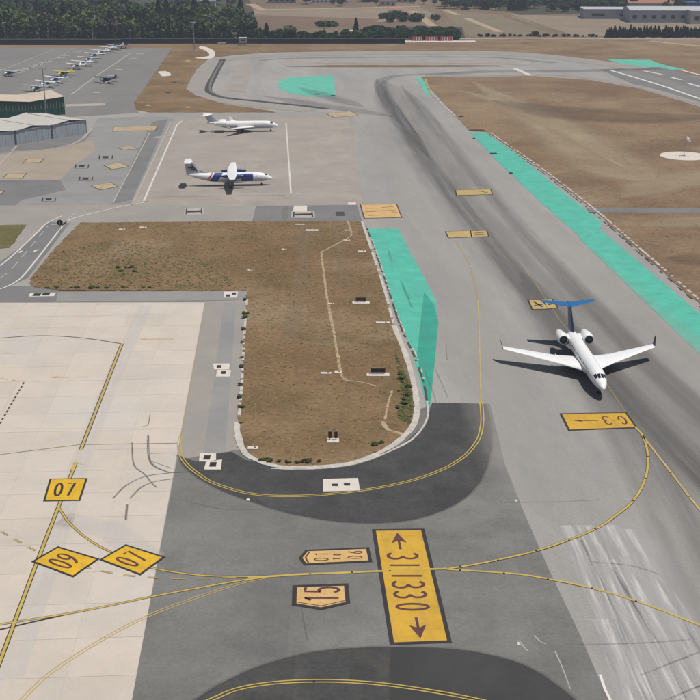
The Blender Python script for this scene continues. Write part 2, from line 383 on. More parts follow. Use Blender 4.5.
# far runway bands
rw = struct(lay('runway', [(600, 69.5), (660, 67), (700, 78), (900, 119), (1150, 180), (1100, 228), (800, 136), (700, 104), (640, 87)], M['darkgrey']))
zb = Z[0]
strip('pale_band', catmull(G([(216, 60), (260, 56.5), (330, 54), (420, 53), (480, 53.3), (540, 56), (600, 63), (640, 69)]), 8), 16, zb+.002, M['shoulder'], twy)
strip('dark_joint', catmull(G([(260, 60.5), (290, 58.5), (360, 57.5), (440, 57), (500, 58), (555, 63)]), 8), 7, zb+.004, M['rubber'], twy)
strip('pale_band', catmull(G([(280, 63), (340, 61.8), (420, 61.6), (480, 62), (530, 64)]), 8), 14, zb+.006, M['apron_far'], twy)
strip('dark_joint', catmull(G([(430, 76), (480, 72), (540, 71.5), (600, 70.5), (660, 68.5)]), 8), 12, zb+.007, M['rubber'], twy)
strip('pale_band', catmull(G([(425, 75.6), (480, 75.6), (540, 74.8), (585, 77.6), (640, 87), (700, 104)]), 8), 5, zb+.008, M['shoulder'], twy)
strip('runway_edge_line', catmull(G([(610, 70.3), (640, 79), (670, 88.5), (700, 99), (760, 120)]), 6), 1.6, zb+.011, M['white_fresh'], rw)
strip('runway_edge_line', G([(680, 70), (700, 75), (780, 93)]), 1.6, zb+.011, M['white_fresh'], rw)
for a in ([(687, 83), (700, 87)], [(672, 77.5), (681, 80)], [(644, 71), (662, 74.5)]): strip('runway_centre_line', G(a), 2, zb+.011, M['white_paint'], rw)
strip('white_bar', G([(514, 68.4), (531, 75.6)]), 3, zb+.011, M['white_paint'], twy)
strip('runway_pale_wear', G([(620, 71), (660, 80), (720, 100)]), 14, zb+.0105, M['lightwear'], rw)  # pale, soft-edged worn film along the runway
# stop-bar like groove on the far loop
strip('dark_channel', catmull(G([(223, 59.5), (214, 76), (208.5, 88), (211, 93), (224, 97.7), (260, 101.5), (300, 105.5), (327, 109)]), 8), 3.4, zb+.012, plain('channel_dark', (.05, .047, .044), .9), twy)
strip('dark_channel_centre', catmull(G([(222, 61), (213, 77), (210, 87.5), (213, 93), (226, 97.6)]), 8), 1.1, zb+.014, plain('channel_mid', (.14, .13, .12), .9), twy)
strip('pale_band', catmull(G([(208, 62), (199, 78), (196, 89), (202, 95.5), (222, 101), (262, 106), (310, 111)]), 8), 9, zb+.01, M['shoulder'], twy)
strip('pale_band', catmull(G([(247, 62), (240, 80), (236, 92)]), 8), 9, zb+.0102, M['apron_far'], twy)

# green painted areas
gp = lambda px, m, **k: lay('green_painted_area', px, m, twy, **k)
gp([(368, 229), (398, 229), (436, 300), (438, 325), (431, 400), (428, 415), (425, 400), (412, 350), (394, 305)], M['green'], z=.06)
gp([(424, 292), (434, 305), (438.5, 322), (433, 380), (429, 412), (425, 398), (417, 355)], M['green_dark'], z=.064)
gp([(470, 132.5), (487, 133.5), (520, 157), (560, 190), (601, 222), (601, 232), (581, 238), (545, 206), (500, 164)], M['green'], z=.06)
gp([(579, 238.5), (603, 232), (660, 280), (700, 314), (760, 365), (840, 435), (800, 440), (740, 390), (700, 355), (640, 297)], M['green'], z=.064)
gp([(277, 85), (281, 79.5), (292, 77), (333, 75.5), (336, 97), (312, 97), (290, 93.5), (280, 89.5)], M['green_far'], z=.06)
gp([(606, 59.5), (650, 60), (658, 63), (668, 66), (686, 69.5), (664, 70.2), (640, 69), (622, 64)], M['green_far'], z=.075)
gp([(416, 78), (424, 78), (434, 95), (426, 95)], M['green_far'], z=.06)

# wear along the taxiway
Z1 = .062
for pl in (bo, catmull(G(bc2), 8)): strip('dusty_edge', pl, .7, .061, stain_mat('edge_dust', (.09, .088, .083), .5, .3, 2, .3, .7), mid)
def taper(P, wd, f=.25): n = len(P)-1; return [max(.05, wd*min(1, math.sin(min(1, i/n/f)*math.pi/2), math.sin(min(1, (n-i)/n/f)*math.pi/2))) for i in range(n+1)]
def tw(nm, px, wd, dz, m, f=.12): P = catmull(G(px), 10); return strip(nm, P, taper(P, wd, f), Z1+dz, M[m], twy)
tw('tyre_wear_band', [(383, 79), (400, 108), (452, 182), (508, 250), (570, 318), (650, 398), (740, 488), (860, 610), (1000, 760)], 22, 0, 'rubber_soft')
tw('tyre_wear_band', [(376, 78), (383, 95), (405, 130), (440, 180), (482, 235), (535, 298), (605, 372), (700, 470), (840, 610), (1000, 760)], 7, .0005, 'rubber')
tw('tyre_wear_band', [(400, 85), (425, 112), (470, 168), (520, 228), (580, 292), (640, 355), (720, 430), (840, 545), (1000, 690)], 6, .001, 'rubber_soft')
tw('tyre_wear_band', [(470, 72), (430, 74), (395, 76), (381, 82), (383, 92), (400, 118), (430, 160)], 7, .002, 'rubber')
tw('pale_wear_band', [(392, 84), (412, 116), (440, 152)], 7, .003, 'lightwear')
tw('pale_wear_band', [(345, 84), (358, 105), (380, 150), (430, 225), (465, 300), (490, 370), (515, 440), (545, 520)], 15, .0033, 'lightwear')
tw('pale_wear_band', [(440, 125), (500, 184), (580, 258), (660, 328), (760, 412), (900, 530)], 12, .0036, 'lightwear')
tw('tyre_wear_band', [(520, 270), (560, 330), (615, 410), (660, 490), (705, 580), (760, 690), (820, 820)], 10, .004, 'rubber_soft')
for px, wd, dz in (([(262, 96), (395, 117)], 13, .0043), ([(300, 88), (365, 108)], 12, .0047)):
    P = [G(px[:1])[0].lerp(G(px[1:])[0], q/16) for q in range(17)]; strip('tyre_wear_band', P, taper(P, wd, .35), Z1+dz, M['faint'], twy)
P = [G([(612, 520)])[0].lerp(G([(720, 740)])[0], q/14) for q in range(15)]; strip('scraped_ground', P, taper(P, 12, .15), Z1+.0048, stain_mat('scraped_base', (.42, .41, .4), .75, .04, 2, .2, .7), twy)
for k, (a, b, wd) in enumerate([((565, 526), (652, 720), 3.2), ((585, 526), (672, 700), 3.2), ((605, 526), (720, 720), 5), ((625, 530), (745, 720), 3.5), ((563, 526), (650, 720), 1.3), ((598, 545), (690, 720), 1.6), ((577, 526), (660, 720), 1.2), ((612, 560), (700, 720), 1.4), ((640, 600), (740, 760), 2.5), ((600, 620), (660, 760), 4)]):
    strip('scraped_streak', [G([a])[0].lerp(G([b])[0], t/12) for t in range(13)], wd, Z1+.005+k*.0004, M['scrape'], twy)
strip('tar_line', G([(613, 570), (655, 640)]), .35, Z1+.009, M['seam'], twy)
strip('tar_line', G([(600, 675), (605, 690), (610, 700), (615, 712)]), .3, Z1+.009, M['white_fresh'], twy)
for a in ([(580, 645), (640, 643.5), (690, 640)], [(640, 676), (700, 652)], [(655, 705), (720, 678)], [(500, 503), (560, 502), (600, 500)], [(590, 562), (630, 566), (660, 575)],
          [(425, 372), (434, 395), (436, 404)], [(434, 366), (448, 398)], [(446, 345), (447, 360)]):
    strip('expansion_joint', catmull(G(a), 5), .3, Z1+.0092, M['seam'], twy)
for a in ([(357, 464), (359, 524)], [(391, 649), (388, 700)], [(302, 612), (307, 640)], [(180, 500), (230, 510), (300, 507)]):
    strip('paving_seam', catmull(G(a), 5), .25, Z1+.0095, M['seam'], mid)
for a in ([(330, 230), (331, 232)], [(388, 250), (392, 262)], [(400, 280), (410, 300)], [(402, 285), (412, 308)]):
    strip('tyre_scuff', G(a), .5, .068, M['seam'], twy)
# apron marks
for a, ww in (([(113, 499), (126, 486), (145, 477), (174, 473), (200, 472)], .35), ([(130, 499), (141, 488), (155, 482), (174, 479)], .35), ([(148, 436), (149, 458), (155, 467), (169, 473)], .45), ([(132, 443), (134, 465), (145, 475), (152, 484), (157, 488)], .3), ([(127, 505), (126, 520)], .4), ([(150, 415), (148, 425), (142, 427)], .2), ([(150, 454), (175, 453)], .18), ([(152, 462), (170, 468)], .2)):
    strip('skid_mark', catmull(G(a), 8), ww, .072, M['skid'], apr)
strip('slab_seam', G([(-20, 457), (0, 455), (80, 445), (178, 443.5)]), .28, .0722, M['seam_brown'], apr)
strip('slab_seam', G([(-20, 429), (170, 428)]), .5, .0722, stain_mat('pale_seam', (.62, .57, .5), .6, .1, 1, .2, .5), apr)
strip('slab_seam', G([(-20, 317), (90, 316), (160, 319)]), .5, .0722, stain_mat('pale_seam_far', (.62, .57, .5), .5, .1, 1, .2, .5), apr)
strip('pale_wheel_band', G([(146, 305), (110, 385), (78, 470), (50, 560), (10, 680)]), 3.2, .0721, stain_mat('pale_wheel', (.60, .575, .54), .6, .05, 3, .25, .6), apr)
strip('pale_wheel_band', G([(60, 520), (110, 530), (150, 560)]), 5, .0721, stain_mat('pale_wheel_b', (.58, .56, .54), .5, .05, 3, .25, .6), apr)

# ------------------------------------------------------------------ painted lines
def line(px, w=.35, m='yellow_line', par_=None, z=.08, dash=None, sm=8, name='taxi_line'):
    P = catmull(G(px), sm) if sm and len(px) > 2 else G(px)
    return strip(name, P, w, z, M[m], par_ or twy, dash)
def edged(px, w=.3, m='yellow_line', par_=None, z=.08, dash=None, sm=8, edge=.22):
    line(px, w+edge*2, 'black_paint', par_, z-.003, dash, sm, 'line_edge'); line(px, w, m, par_, z, dash, sm)
def double(px, w=.16, gap=.5, m='yellow_line', par_=None, z=.08, sm=8, under='asphalt_new'):
    P = catmull(G(px), sm)
    for s in (-1, 1):
        Q = []
        for i, p in enumerate(P):
            d = P[min(len(P)-1, i+1)]-P[max(0, i-1)]; n = Vector((-d.y, d.x)).normalized(); Q.append(p+n*s*gap/2)
        strip('taxi_line', Q, w, z, M[m], par_ or twy)
edged([(-12, 693), (0, 662), (40, 555), (76, 463)], .36, 'yellow_line', apr, .084, edge=.12)
line([(71, 470), (76, 462.5), (82, 465)], .3, 'yellow_line', apr, .085, sm=0)
edged([(81, 450), (122, 344)], .42, 'yellow_faded', apr, .084, edge=.14)
edged([(58, 507), (70, 524), (90, 541), (112, 553), (135, 563), (157, 569.5), (185, 574), (215, 576.5), (270, 577)], .26, 'yellow_line', apr, .0845, edge=.08)
edged([(-20, 516), (0, 531), (37, 552), (60, 561), (90, 569), (120, 575), (150, 578), (185, 579), (262, 577.5)], .24, 'yellow_faded', apr, .0835, dash=(1.6, 1.5), edge=.05)
edged([(-20, 629), (0, 625), (80, 612), (150, 597.5), (200, 588), (240, 581), (268, 577.5)], .3, 'yellow_line', apr, .0848, edge=.08)
line([(-20, 633), (0, 630), (40, 621), (70, 614)], .3, 'black_paint', apr, .0825)
double([(0, 720), (22, 700), (51, 673), (99, 642), (147, 617), (200, 597), (240, 584), (265, 578)], .13, .42, 'yellow_faded', apr, .0846)
line([(258, 578), (300, 575), (340, 573.5), (400, 571), (447, 569.3)], .42, 'yellow_line', mid, .11)
line([(376, 572.3), (400, 571.3), (442, 569.6)], .28, 'red', mid, .114) if False else None
edged([(447, 569.5), (480, 564), (530, 553), (570, 540), (600, 527), (617, 515), (633, 501.5), (645, 480), (648, 457), (643, 437), (635, 427)], .34, 'yellow_line', mid, .11, edge=.06)
line([(447, 570), (480, 572), (520, 575), (550, 580), (593, 589), (640, 603), (700, 626), (760, 652)], .34, 'yellow_line', mid, .11)
line([(643, 437), (671, 473), (689, 497), (702, 513), (760, 585)], .34, 'yellow_faded', twy, .11)
strip('taxi_line', catmull(G([(635, 427), (617, 400), (600, 375), (560, 320), (520, 262)]), 8), .35, .078, M['ghost_yellow'], twy)
strip('taxi_line', catmull(G([(478, 300), (480, 360), (481, 404)]), 8), .24, .078, M['yellow_faded'], twy)
double([(481, 402), (482, 412), (482, 425), (477, 442), (460, 460), (430, 475), (390, 486), (340, 493.5), (290, 496.5), (250, 494), (215, 484), (195, 472), (183, 460), (179, 447), (181, 436)], .17, .46, 'yellow_line', bl, .09)
strip('taxi_line', catmull(G([(455, 240), (468, 262), (475, 285), (478, 300)]), 8), .8, .078, M['ghost_yellow'], twy)
double([(180, 715), (212, 700), (240, 689), (280, 683), (330, 681.5), (380, 684.5), (430, 691.5), (480, 701), (520, 712)], .17, .46, 'yellow_line', bl2, .09)
strip('taxi_line', [G([(181, 436)])[0].lerp(G([(205, 303)])[0], q/12) for q in range(13)], .35, .09, M['ghost_yellow'], apr)
line([(-20, 341), (0, 338.5), (40, 336), (80, 338), (121, 344)], .3, 'maroon', apr, .084)
line([(-10, 377), (0, 378.5), (24, 382.5)], .3, 'yellow_faded', apr, .084, dash=(1.5, .8))
line([(24, 383), (0, 424), (-15, 450)], .32, 'maroon', apr, .084, dash=(.9, .7))
def arrow(px, head, w=.3, m='yellow_line', dash=None, par_=None):
    a, b = G(px); line(px, w, m, par_, .084, dash, 0, 'arrow_shaft')
    d = (a-b).normalized(); n = Vector((-d.y, d.x))
    sheet('arrow_head', [a+d*head, a+n*head*.32, a-n*head*.32], .085, M[m], par_)
arrow([(58, 377.5), (91, 377.3)], 1.6, .35, 'yellow_line', (2.0, 1.4), apr)
arrow([(146, 339.5), (174, 339.3)], 1.2, .25, 'yellow_line', None, apr)
# service road markings
line([(-10, 269), (4, 263), (36, 234), (46, 224), (62, 216)], .45, 'white_paint', road, .08, name='road_edge_line')
line([(-10, 291), (4, 288), (20, 279), (34, 263), (59, 231), (68, 221), (90, 214), (130, 205), (143, 203)], .45, 'white_paint', road, .08, name='road_edge_line')
line([(-4, 281), (8, 273), (30, 248), (48, 226)], .3, 'white_soft', road, .08, dash=(6, 4), name='road_centre_line')
line([(51, 224.5), (59, 224.5)], .6, 'white_paint', road, .08, name='stop_line', sm=0)
for a in ([(19, 253), (22, 251)], [(34, 252), (37, 250), (39, 250)]): line(a, .7, 'white_paint', road, .082, name='road_arrow', sm=0)
# lanes and stand lines on the aprons
line([(132, 205), (171, 122)], .6, 'white_soft', lft, .08, name='lane_line', sm=0)
line([(143, 203), (177, 125), (182, 121)], .6, 'white_paint', lft, .08, name='lane_line', sm=0)
line([(113, 203), (150, 132)], .4, 'white_soft', lft, .08, name='lane_line', sm=0)
line([(62, 226), (75, 213), (113, 204), (150, 201)], .4, 'white_soft', lft, .08, name='lane_line', sm=0)
line([(-30, 154), (0, 152.5), (40, 150.5), (66, 146), (82, 139), (92, 128)], .9, 'white_soft', lft, .08, name='lane_line')
line([(-4, 168), (0, 164), (17, 146)], .7, 'white_soft', lft, .08, name='lane_line', sm=0)
line([(286, 123), (291, 194), (300, 194)], .5, 'white_paint', far_apron, .08, name='stand_line', sm=0)
line([(150, 197), (286, 195)], .35, 'white_soft', far_apron, .08, name='stand_line', sm=0)
for a in ([(154, 138), (165, 138.5)], [(168, 145), (176, 144.5)], [(152, 170), (160, 170)], [(156, 137), (170, 136)]): line(a, 1.4, 'white_soft', lft, .082, name='lane_mark', sm=0)
for p in ((332, 126), (326, 135), (336, 162), (340, 180), (348, 128)): line([(p[0]-4, p[1]), (p[0]+4, p[1])], 1.0, 'white_soft', far_apron, .08, name='stand_mark', sm=0)
line([(71, 95), (95, 77), (131, 53)], .9, 'white_soft', par, .08, name='stand_line', sm=0)
for (x0, y0, x1, y1) in ((0, 71, 55, 49), (18, 74, 70, 52), (20, 93, 34, 87)): line([(x0, y0), (x1, y1)], .6, 'white_soft', par, .08, name='stand_line', sm=0)
for k in range(7):
    t = k/6; x, y = 97+(140-97)*t, 92.5+(54-92.5)*t**.75
    line([(x-3.5, y), (x+4, y)], 3.5, 'white_soft', par, .08, name='stand_mark', sm=0)
for k in range(6):
    t = k/5; x, y = 22+(78-22)*t, 70+(52-70)*t
    line([(x-5, y), (x+4, y)], 3, 'white_soft', par, .08, name='stand_mark', sm=0)
    line([(x-22, y+6), (x-13, y+6)], 3, 'white_soft', par, .08, name='stand_mark', sm=0)
line([(66, 105.5), (105, 104.5)], 7, 'white_soft', par, .08, name='stand_line', sm=0)
# white concrete pads with drain covers
def pad(px, holes, par_, nm='concrete_pad'):
    o = sheet(nm, G(px), .10, M['slabwhite'], par_, thick=.06)
    for (x, y, w_, h_) in holes:
        c = A(x, y); sheet('drain_cover', [(c.x-w_/2, c.y-h_/2), (c.x+w_/2, c.y-h_/2), (c.x+w_/2, c.y+h_/2), (c.x-w_/2, c.y+h_/2)], .108, M['black'], o)
pad([(213, 364), (230, 364), (229, 370), (214, 370)], [(219, 367, .8, 1.4)], sh)
pad([(217, 370.3), (231, 370.3), (230, 377), (216, 377)], [(223.5, 373, .8, 1.4)], sh)
pad([(200, 453.5), (216, 453.5), (216, 462), (199, 462)], [(207, 458, 1, 1.6)], sh)
pad([(206, 462.3), (222, 460), (221, 470), (204, 470)], [(213, 465, 1, 1.6)], bl)
pad([(323, 479.5), (358, 478.5), (360, 491), (323, 492)], [(335, 485.5, .9, .8), (347, 485, .9, .8)], bl)
pad([(224, 292), (238, 292), (237, 298), (224, 298)], [(228, 296, .9, 1.6), (234, 294, .9, 1.6)], bord)
pad([(30, 293.5), (56, 293), (54, 296.5), (29, 297)], [(37, 295, 1.6, 2), (46, 294.5, 1.6, 2)], bord)
pad([(294, 206), (307, 206), (307, 212), (293, 212)], [], far_apron)
for cx, cy, ww in ((194, 212, 19), (303, 215, 23)):
    o = lay('stand_number_marking', [(cx-ww/2, cy-3.6), (cx+ww/2, cy-3.6), (cx+ww/2+.5, cy+3.2), (cx-ww/2-.5, cy+3.2)], M['white_soft'], far_apron, z=.09)
    lay('marking_stroke', [(cx-ww*.42, cy-3), (cx-ww*.36, cy-3), (cx-ww*.38, cy+2.5), (cx-ww*.45, cy+2.5)], M['black_paint'], o, z=.094)
    lay('marking_stroke', [(cx+ww*.36, cy-3), (cx+ww*.42, cy-3), (cx+ww*.45, cy+2.5), (cx+ww*.38, cy+2.5)], M['black_paint'], o, z=.094)
    lay('marking_stroke', [(cx-ww*.36, cy-.9), (cx+ww*.38, cy-1.4), (cx+ww*.38, cy+.4), (cx-ww*.36, cy+.8)], M['black_paint'], o, z=.0945)
lay('dark_patch', [(335.5, 212), (344, 212), (345, 216), (336, 216)], M['asphalt_new'], far_apron, z=.09)
for p in ((352, 204, 4),): lay('white_plate', [(p[0]-4, p[1]-1.2), (p[0]+4, p[1]-1.2), (p[0]+4, p[1]+1.2), (p[0]-4, p[1]+1.2)], M['slabwhite'], far_apron, z=.09)

# ------------------------------------------------------------------ painted boxes with writing
def arc(cx, cy, rx, ry, a0, a1, n=12): return [(cx+rx*math.cos(R(a0+(a1-a0)*i/n)), cy+ry*math.sin(R(a0+(a1-a0)*i/n))) for i in range(n+1)]
GL = {  # strokes in a box 0.6 wide, 1 high
 '0': [arc(.3, .5, .24, .44, 0, 360, 22)],
 '1': [[(.1, .78), (.34, .95), (.34, .06)]],
 'I': [[(.3, .95), (.3, .06)]],
 '3': [arc(.26, .72, .26, .22, 150, -90, 14), arc(.26, .28, .28, .22, 90, -150, 14)],
 '5': [[(.54, .94), (.12, .94), (.1, .55)]+arc(.28, .32, .26, .26, 120, -150, 14)],
 '6': [arc(.3, .3, .24, .24, 0, 360, 18), [(.5, .92), (.3, .82), (.13, .58), (.065, .34)]],
 '9': [arc(.3, .7, .24, .24, 0, 360, 18), [(.1, .08), (.3, .18), (.47, .42), (.535, .66)]],
 '7': [[(.06, .94), (.54, .94), (.24, .06)]],
 'G': [arc(.32, .5, .26, .44, 45, 345, 16)+[(.57, .48), (.36, .48)]],
 '-': [[(.15, .5), (.45, .5)]],
 'T': [[(.06, .94), (.54, .94)], [(.3, .94), (.3, .06)]],
 'O': [arc(.3, .5, .24, .44, 0, 360, 18)],
 '>': [[(.0, .5), (1.0, .5)], [(.72, .68), (1.02, .5), (.72, .32)]],
}
def glyph(ch, org, ux, uy, sw, z, m, parent, name='painted_character'):
    """org = lower left corner, ux/uy = world vectors for the box width 1 and height 1"""
    V, F, zs = [], [], []
    for q_, st in enumerate(GL[ch]):
        P = [Vector(org)+ux*p[0]+uy*p[1] for p in st]
        v, f, _ = strip_data(P, sw); k = len(V); V += v; zs += [z+.0012*q_]*len(v); F += [[q+k for q in ff] for ff in f]
    return link(name, mesh(name, [(v.x, v.y, h_) for v, h_ in zip(V, zs)], F), m, parent)
def box_marking(px, m, par_, border=.45, bm='black_paint', z=.100, label=None, name='painted_marking'):
    P = G(px); c = sum(P, Vector((0, 0)))/len(P)
    Q = []
    n = len(P); ar = sum(P[i-1].x*P[i].y-P[i].x*P[i-1].y for i in range(n)); sg = 1 if ar > 0 else -1
    for i in range(n):
        d1 = (P[i]-P[i-1]).normalized(); d2 = (P[(i+1) % n]-P[i]).normalized()
        n1 = Vector((d1.y, -d1.x))*sg; n2 = Vector((d2.y, -d2.x))*sg
        Q.append(P[i]+(n1+n2)*border/(1+n1.dot(n2)))
    o = sheet(name, P, z, M[m], par_)
    if label: o['label'] = label
    sheet('marking_border', Q, z-.004, M[bm], o)
    return o, P
def write(o, text, org, adv, h, up, z=.104, sw=.42, m='maroon', cw=.6, step=None):
    """text along unit vector adv with capital height h along unit vector up"""
    W = h*cw/.6; step = step or W*.72
    for i, ch in enumerate(text):
        if ch != ' ': glyph(ch, Vector(org)+adv*step*i, adv*W, up*h, sw, z, M[m], o)
X2, Y2 = Vector((1, 0)), Vector((0, 1))
# 07 upright
o, P = box_marking([(51.5, 480), (85.5, 479.5), (78.5, 500.5), (45.5, 501)], 'amber', apr, .3, label='yellow box painted 07 on the cream apron line')
u = (P[0]-P[3]).normalized(); a = (P[1]-P[0]).normalized(); hh = (P[0]-P[3]).length
write(o, '07', P[3]+a*.85+u*hh*.17, a, hh*.66, u, sw=.36, m='black_paint', cw=.25, step=1.65)
# 09 and 07 laid slantwise
for px, tx, lb in (([(35, 562), (58, 548.5), (96, 560), (73, 576)], '09', 'slanted yellow box painted 09 beside the apron line'), ([(103, 560), (126, 546.5), (162, 558), (140, 574)], '07', 'slanted yellow box painted 07 at the apron edge')):
    o, P = box_marking(px, 'amber', apr, .35, label=lb)
    a = (P[1]-P[0]); u = (P[0]-P[3]); c = sum(P, Vector((0, 0)))/4
    aL, uL = a.length, u.length; a.normalize(); u.normalize()
    write(o, tx, c-a*aL*.36-u*uL*.30, a, uL*.62, u, sw=.36, m='maroon', cw=.30, step=aL*.38)
# big direction board
o, P = box_marking([(376, 531.5), (421, 531), (447, 641), (394, 643)], 'yellow', mid, .5, label='long yellow board painted with arrows and the numbers 31 and 1330')
Lx = lambda y: P[0].lerp(P[3], (P[0].y-y)/(P[0].y-P[3].y)); Rx = lambda y: P[1].lerp(P[2], (P[1].y-y)/(P[1].y-P[2].y))
def brd(row, ch, hgt, wd, sw=.34):
    y = A(400, row).y; l, r = Lx(y), Rx(y); up = (r-l).normalized(); adv = -Y2
    c = l.lerp(r, .48); glyph(ch, c-up*hgt/2-adv*wd*.5*.6, adv*wd, up*hgt, sw, .104, M['maroon'], o)
for row, ch in ((557, '3'), (566, 'I'), (576.5, 'I'), (585.5, '3'), (595.5, '3'), (607.5, '0')): brd(row, ch, 4.2, 2.8, .44)
def varrow(r0, r1, x0, x1):
    a, b = G([(x0, r0), (x1, r1)]); d = (b-a).normalized(); n = Vector((-d.y, d.x)); L = (b-a).length
    strip('painted_arrow', [a, b], .34, .104, M['maroon'], o)
    sheet('painted_arrow_head', [b+d*.5, b-d*2.4+n*1.0, b-d*1.7, b-d*2.4-n*1.0], .106, M['maroon'], o)
varrow(550, 535, 400.5, 397.5); varrow(618, 637, 416, 420)
# 15
o, P = box_marking([(297, 588), (344, 586.5), (345.5, 602.5), (321, 608), (296.5, 604)], 'pale_yellow', mid, .55, label='pale yellow pentagon painted 15 on the taxiway')
c0 = A(341, 602.5).to_2d()
write(o, '15', c0+Y2*.1, Y2, 4.6, -X2, sw=.45, cw=.30, step=2.0)
strip('painted_chevron', G([(297, 602.8), (321, 606.6), (345, 601.2)]), .16, .105, M['maroon'], o)
# 01 TO 06
o, P = box_marking([(308, 552), (366, 549.5), (368.5, 561), (306.5, 564), (302.5, 558.5)], 'pale_yellow', mid, .45, label='pale yellow arrow board painted 01 TO 06')
for (x, y, t, h, st) in ((329, 561.5, '01', 2.0, 1.35), (341, 560.2, 'TO', 1.0, 1.1), (363, 559.5, '06', 2.0, 1.35)):
    write(o, t, A(x, y).to_2d(), Y2, h, -X2, sw=.2, cw=.36, step=st)
strip('painted_chevron', G([(309.5, 552.5), (305.5, 558.4), (308.5, 563.6)]), .22, .105, M['maroon'], o)
# G-3 with arrow (upside down from here)
o, P = box_marking([(562, 414.5), (625, 413.5), (635, 427.5), (570, 430)], 'yellow', twy, .35, label='yellow board painted G-3 with an arrow in front of the white jet')
u = (P[2]-P[1]).normalized(); uL = (P[2]-P[1]).length; a = (P[0]-P[1]).normalized(); aL = (P[0]-P[1]).length
write(o, 'G-3', P[1]+a*aL*.06+u*uL*.2, a, uL*.62, u, sw=.3, cw=.33, step=aL*.125)
glyph('>', P[1]+a*aL*.50+u*uL*.36, a*aL*.36, u*uL*.30, .26, .104, M['maroon'], o)
# sun-bleached boards farther off
def strokes(o, P, spots, m='maroon', z=.104, sw=.5):
    for (f0, g0, f1, g1) in spots:
        def q(f, g): return P[0].lerp(P[1], f).lerp(P[3].lerp(P[2], f), g)
        strip('painted_stroke', [q(f0, g0), q(f1, g1)], sw, z, M[m], o)
o, P = box_marking([(361, 205), (396, 204.5), (401, 217.5), (365, 218.5)], 'pale_yellow', twy, .35, 'maroon', label='pale yellow board with dark strokes above the green paint')
strokes(o, P, [(.08, .3, .42, .28), (.55, .25, .9, .2), (.5, .5, .92, .48), (.06, .55, .4, .52), (.1, .82, .4, .8), (.8, .6, .95, .62)], sw=.45)
for px, spots in (([(446, 232), (470, 231), (471, 237), (449, 238)], []), ([(471, 231.5), (486, 231), (488, 236.5), (472, 237)], [(.2, .4, .8, .3), (.2, .75, .8, .7)]), ([(456, 190.5), (490, 189.5), (492, 194.5), (457, 195.5)], [(.65, .3, .9, .7)]),
                  ([(529, 300.5), (543, 300.5), (548, 309), (533, 309.5)], [(.3, .2, .7, .8), (.2, .6, .8, .5)]), ([(541, 300), (552, 300), (557, 308), (548, 309)], [(.3, .6, .8, .5)])):
    o, P = box_marking(px, 'yellow_faded', twy, .3, 'black_paint'); strokes(o, P, spots, 'black_paint')
for px in ([(327, 114), (350, 111.5), (358, 115.5), (334, 117.5)], [(114, 127.5), (157, 126), (155, 130.5), (113, 131.5)], [(118, 148), (130, 146), (138, 149), (124, 150)],
           [(27, 159.5), (44, 158.5), (40, 162.5), (23, 163.5)], [(8, 174), (26, 173.5), (22, 178.5), (3, 178.5)], [(104, 165.5), (120, 163), (128, 167), (112, 169.5)], [(92, 186), (111, 182.5), (117, 187), (100, 190)], [(-3, 192), (4, 191), (1, 194.5), (-5, 195)]):
    o, P = box_marking(px, 'far_yellow', lft, .25, 'black_paint')
for (x, y) in ((49, 199.5), (82, 166.5), (86, 179), (106, 157.5)):
    o = lay('stand_number_marking', [(x-6.5, y-2), (x+7.5, y-2), (x+6.5, y+2), (x-8, y+2)], M['bluegrey'], lft, z=.09)
    for (a, b, c_, d) in ((-7, -1.8, -5.4, 1.8), (6, -1.8, 7.2, 1.8), (-3.2, -1.2, 2.8, 1.1)):
        lay('marking_stroke', [(x+a, y+b), (x+c_, y+b), (x+c_-.5, y+d), (x+a-.5, y+d)], M['black_paint'], o, z=.094)
# taxiway centre line lights: small inset discs on the lines
lamp_mb = MB().cyl((0, 0, 0), (0, 0, .05), .16, .12, 8)
lamp_me = mesh('inset_light', lamp_mb.V, lamp_mb.F); lamp_me.materials.append(M['black'])
def lamp(px, py, par_=None):
    p = A(px, py); o = link('inset_light', lamp_me, None, par_ or twy); o.location = (p.x, p.y, .112)
for p in [(460, 567), (498, 561), (536, 551.5), (569, 541), (595, 529.5), (633, 501.5), (645.7, 479), (648, 457), (643, 436.5), (460, 571), (504, 574), (548, 580), (592, 589), (636, 602), (671, 473), (689, 497), (310, 574.6), (352, 573), (390, 571.6), (314, 682.3), (442, 693.5), (475, 222)]: lamp(*p)
# ------------------------------------------------------------------ kerbs, dust tracks and small ground things
def kerb_run(name, px, w, m, parent, z=.14, gaps=.0, smooth=6, lmin=.8, lmax=2.2):
    """row of kerb stones along an edge, each a small block"""
    P = catmull(G(px), smooth); mb = MB(); acc = 0; prev = P[0]; i = 1; 
    cum = [0]
    for k in range(1, len(P)): cum.append(cum[-1]+(P[k]-P[k-1]).length)
    s = 0
    def at(s):
        for k in range(1, len(P)):
            if s <= cum[k] or k == len(P)-1: return P[k-1].lerp(P[k], (s-cum[k-1])/max(1e-6, cum[k]-cum[k-1])), (P[k]-P[k-1]).normalized()
    while s < cum[-1]:
        L = random.uniform(lmin, lmax); p, d = at(min(s+L/2, cum[-1]))
        if random.random() > gaps:
            ang = math.atan2(d.y, d.x); wd = w*random.uniform(.85, 1.12)
            mb.box((p.x, p.y, z/2+random.uniform(-.01, .02)), (L+.02 if gaps == 0 else L-.06, wd, z), Matrix.Rotation(ang+random.uniform(-.03, .03), 4, 'Z'))
        s += L
    o = mb.build(name, m, parent); o['kind'] = 'stuff'; return o
kerb_run('kerb_stones', [(394, 326), (408, 362), (416, 398), (416, 418), (408, 433), (388, 449), (358, 462), (330, 467), (300, 468), (280, 467.5), (258, 461.5), (244, 452), (238, 436), (237, 425)], 1.0, M['kerb'], isl, .16, .0, lmin=2.2, lmax=2.6)
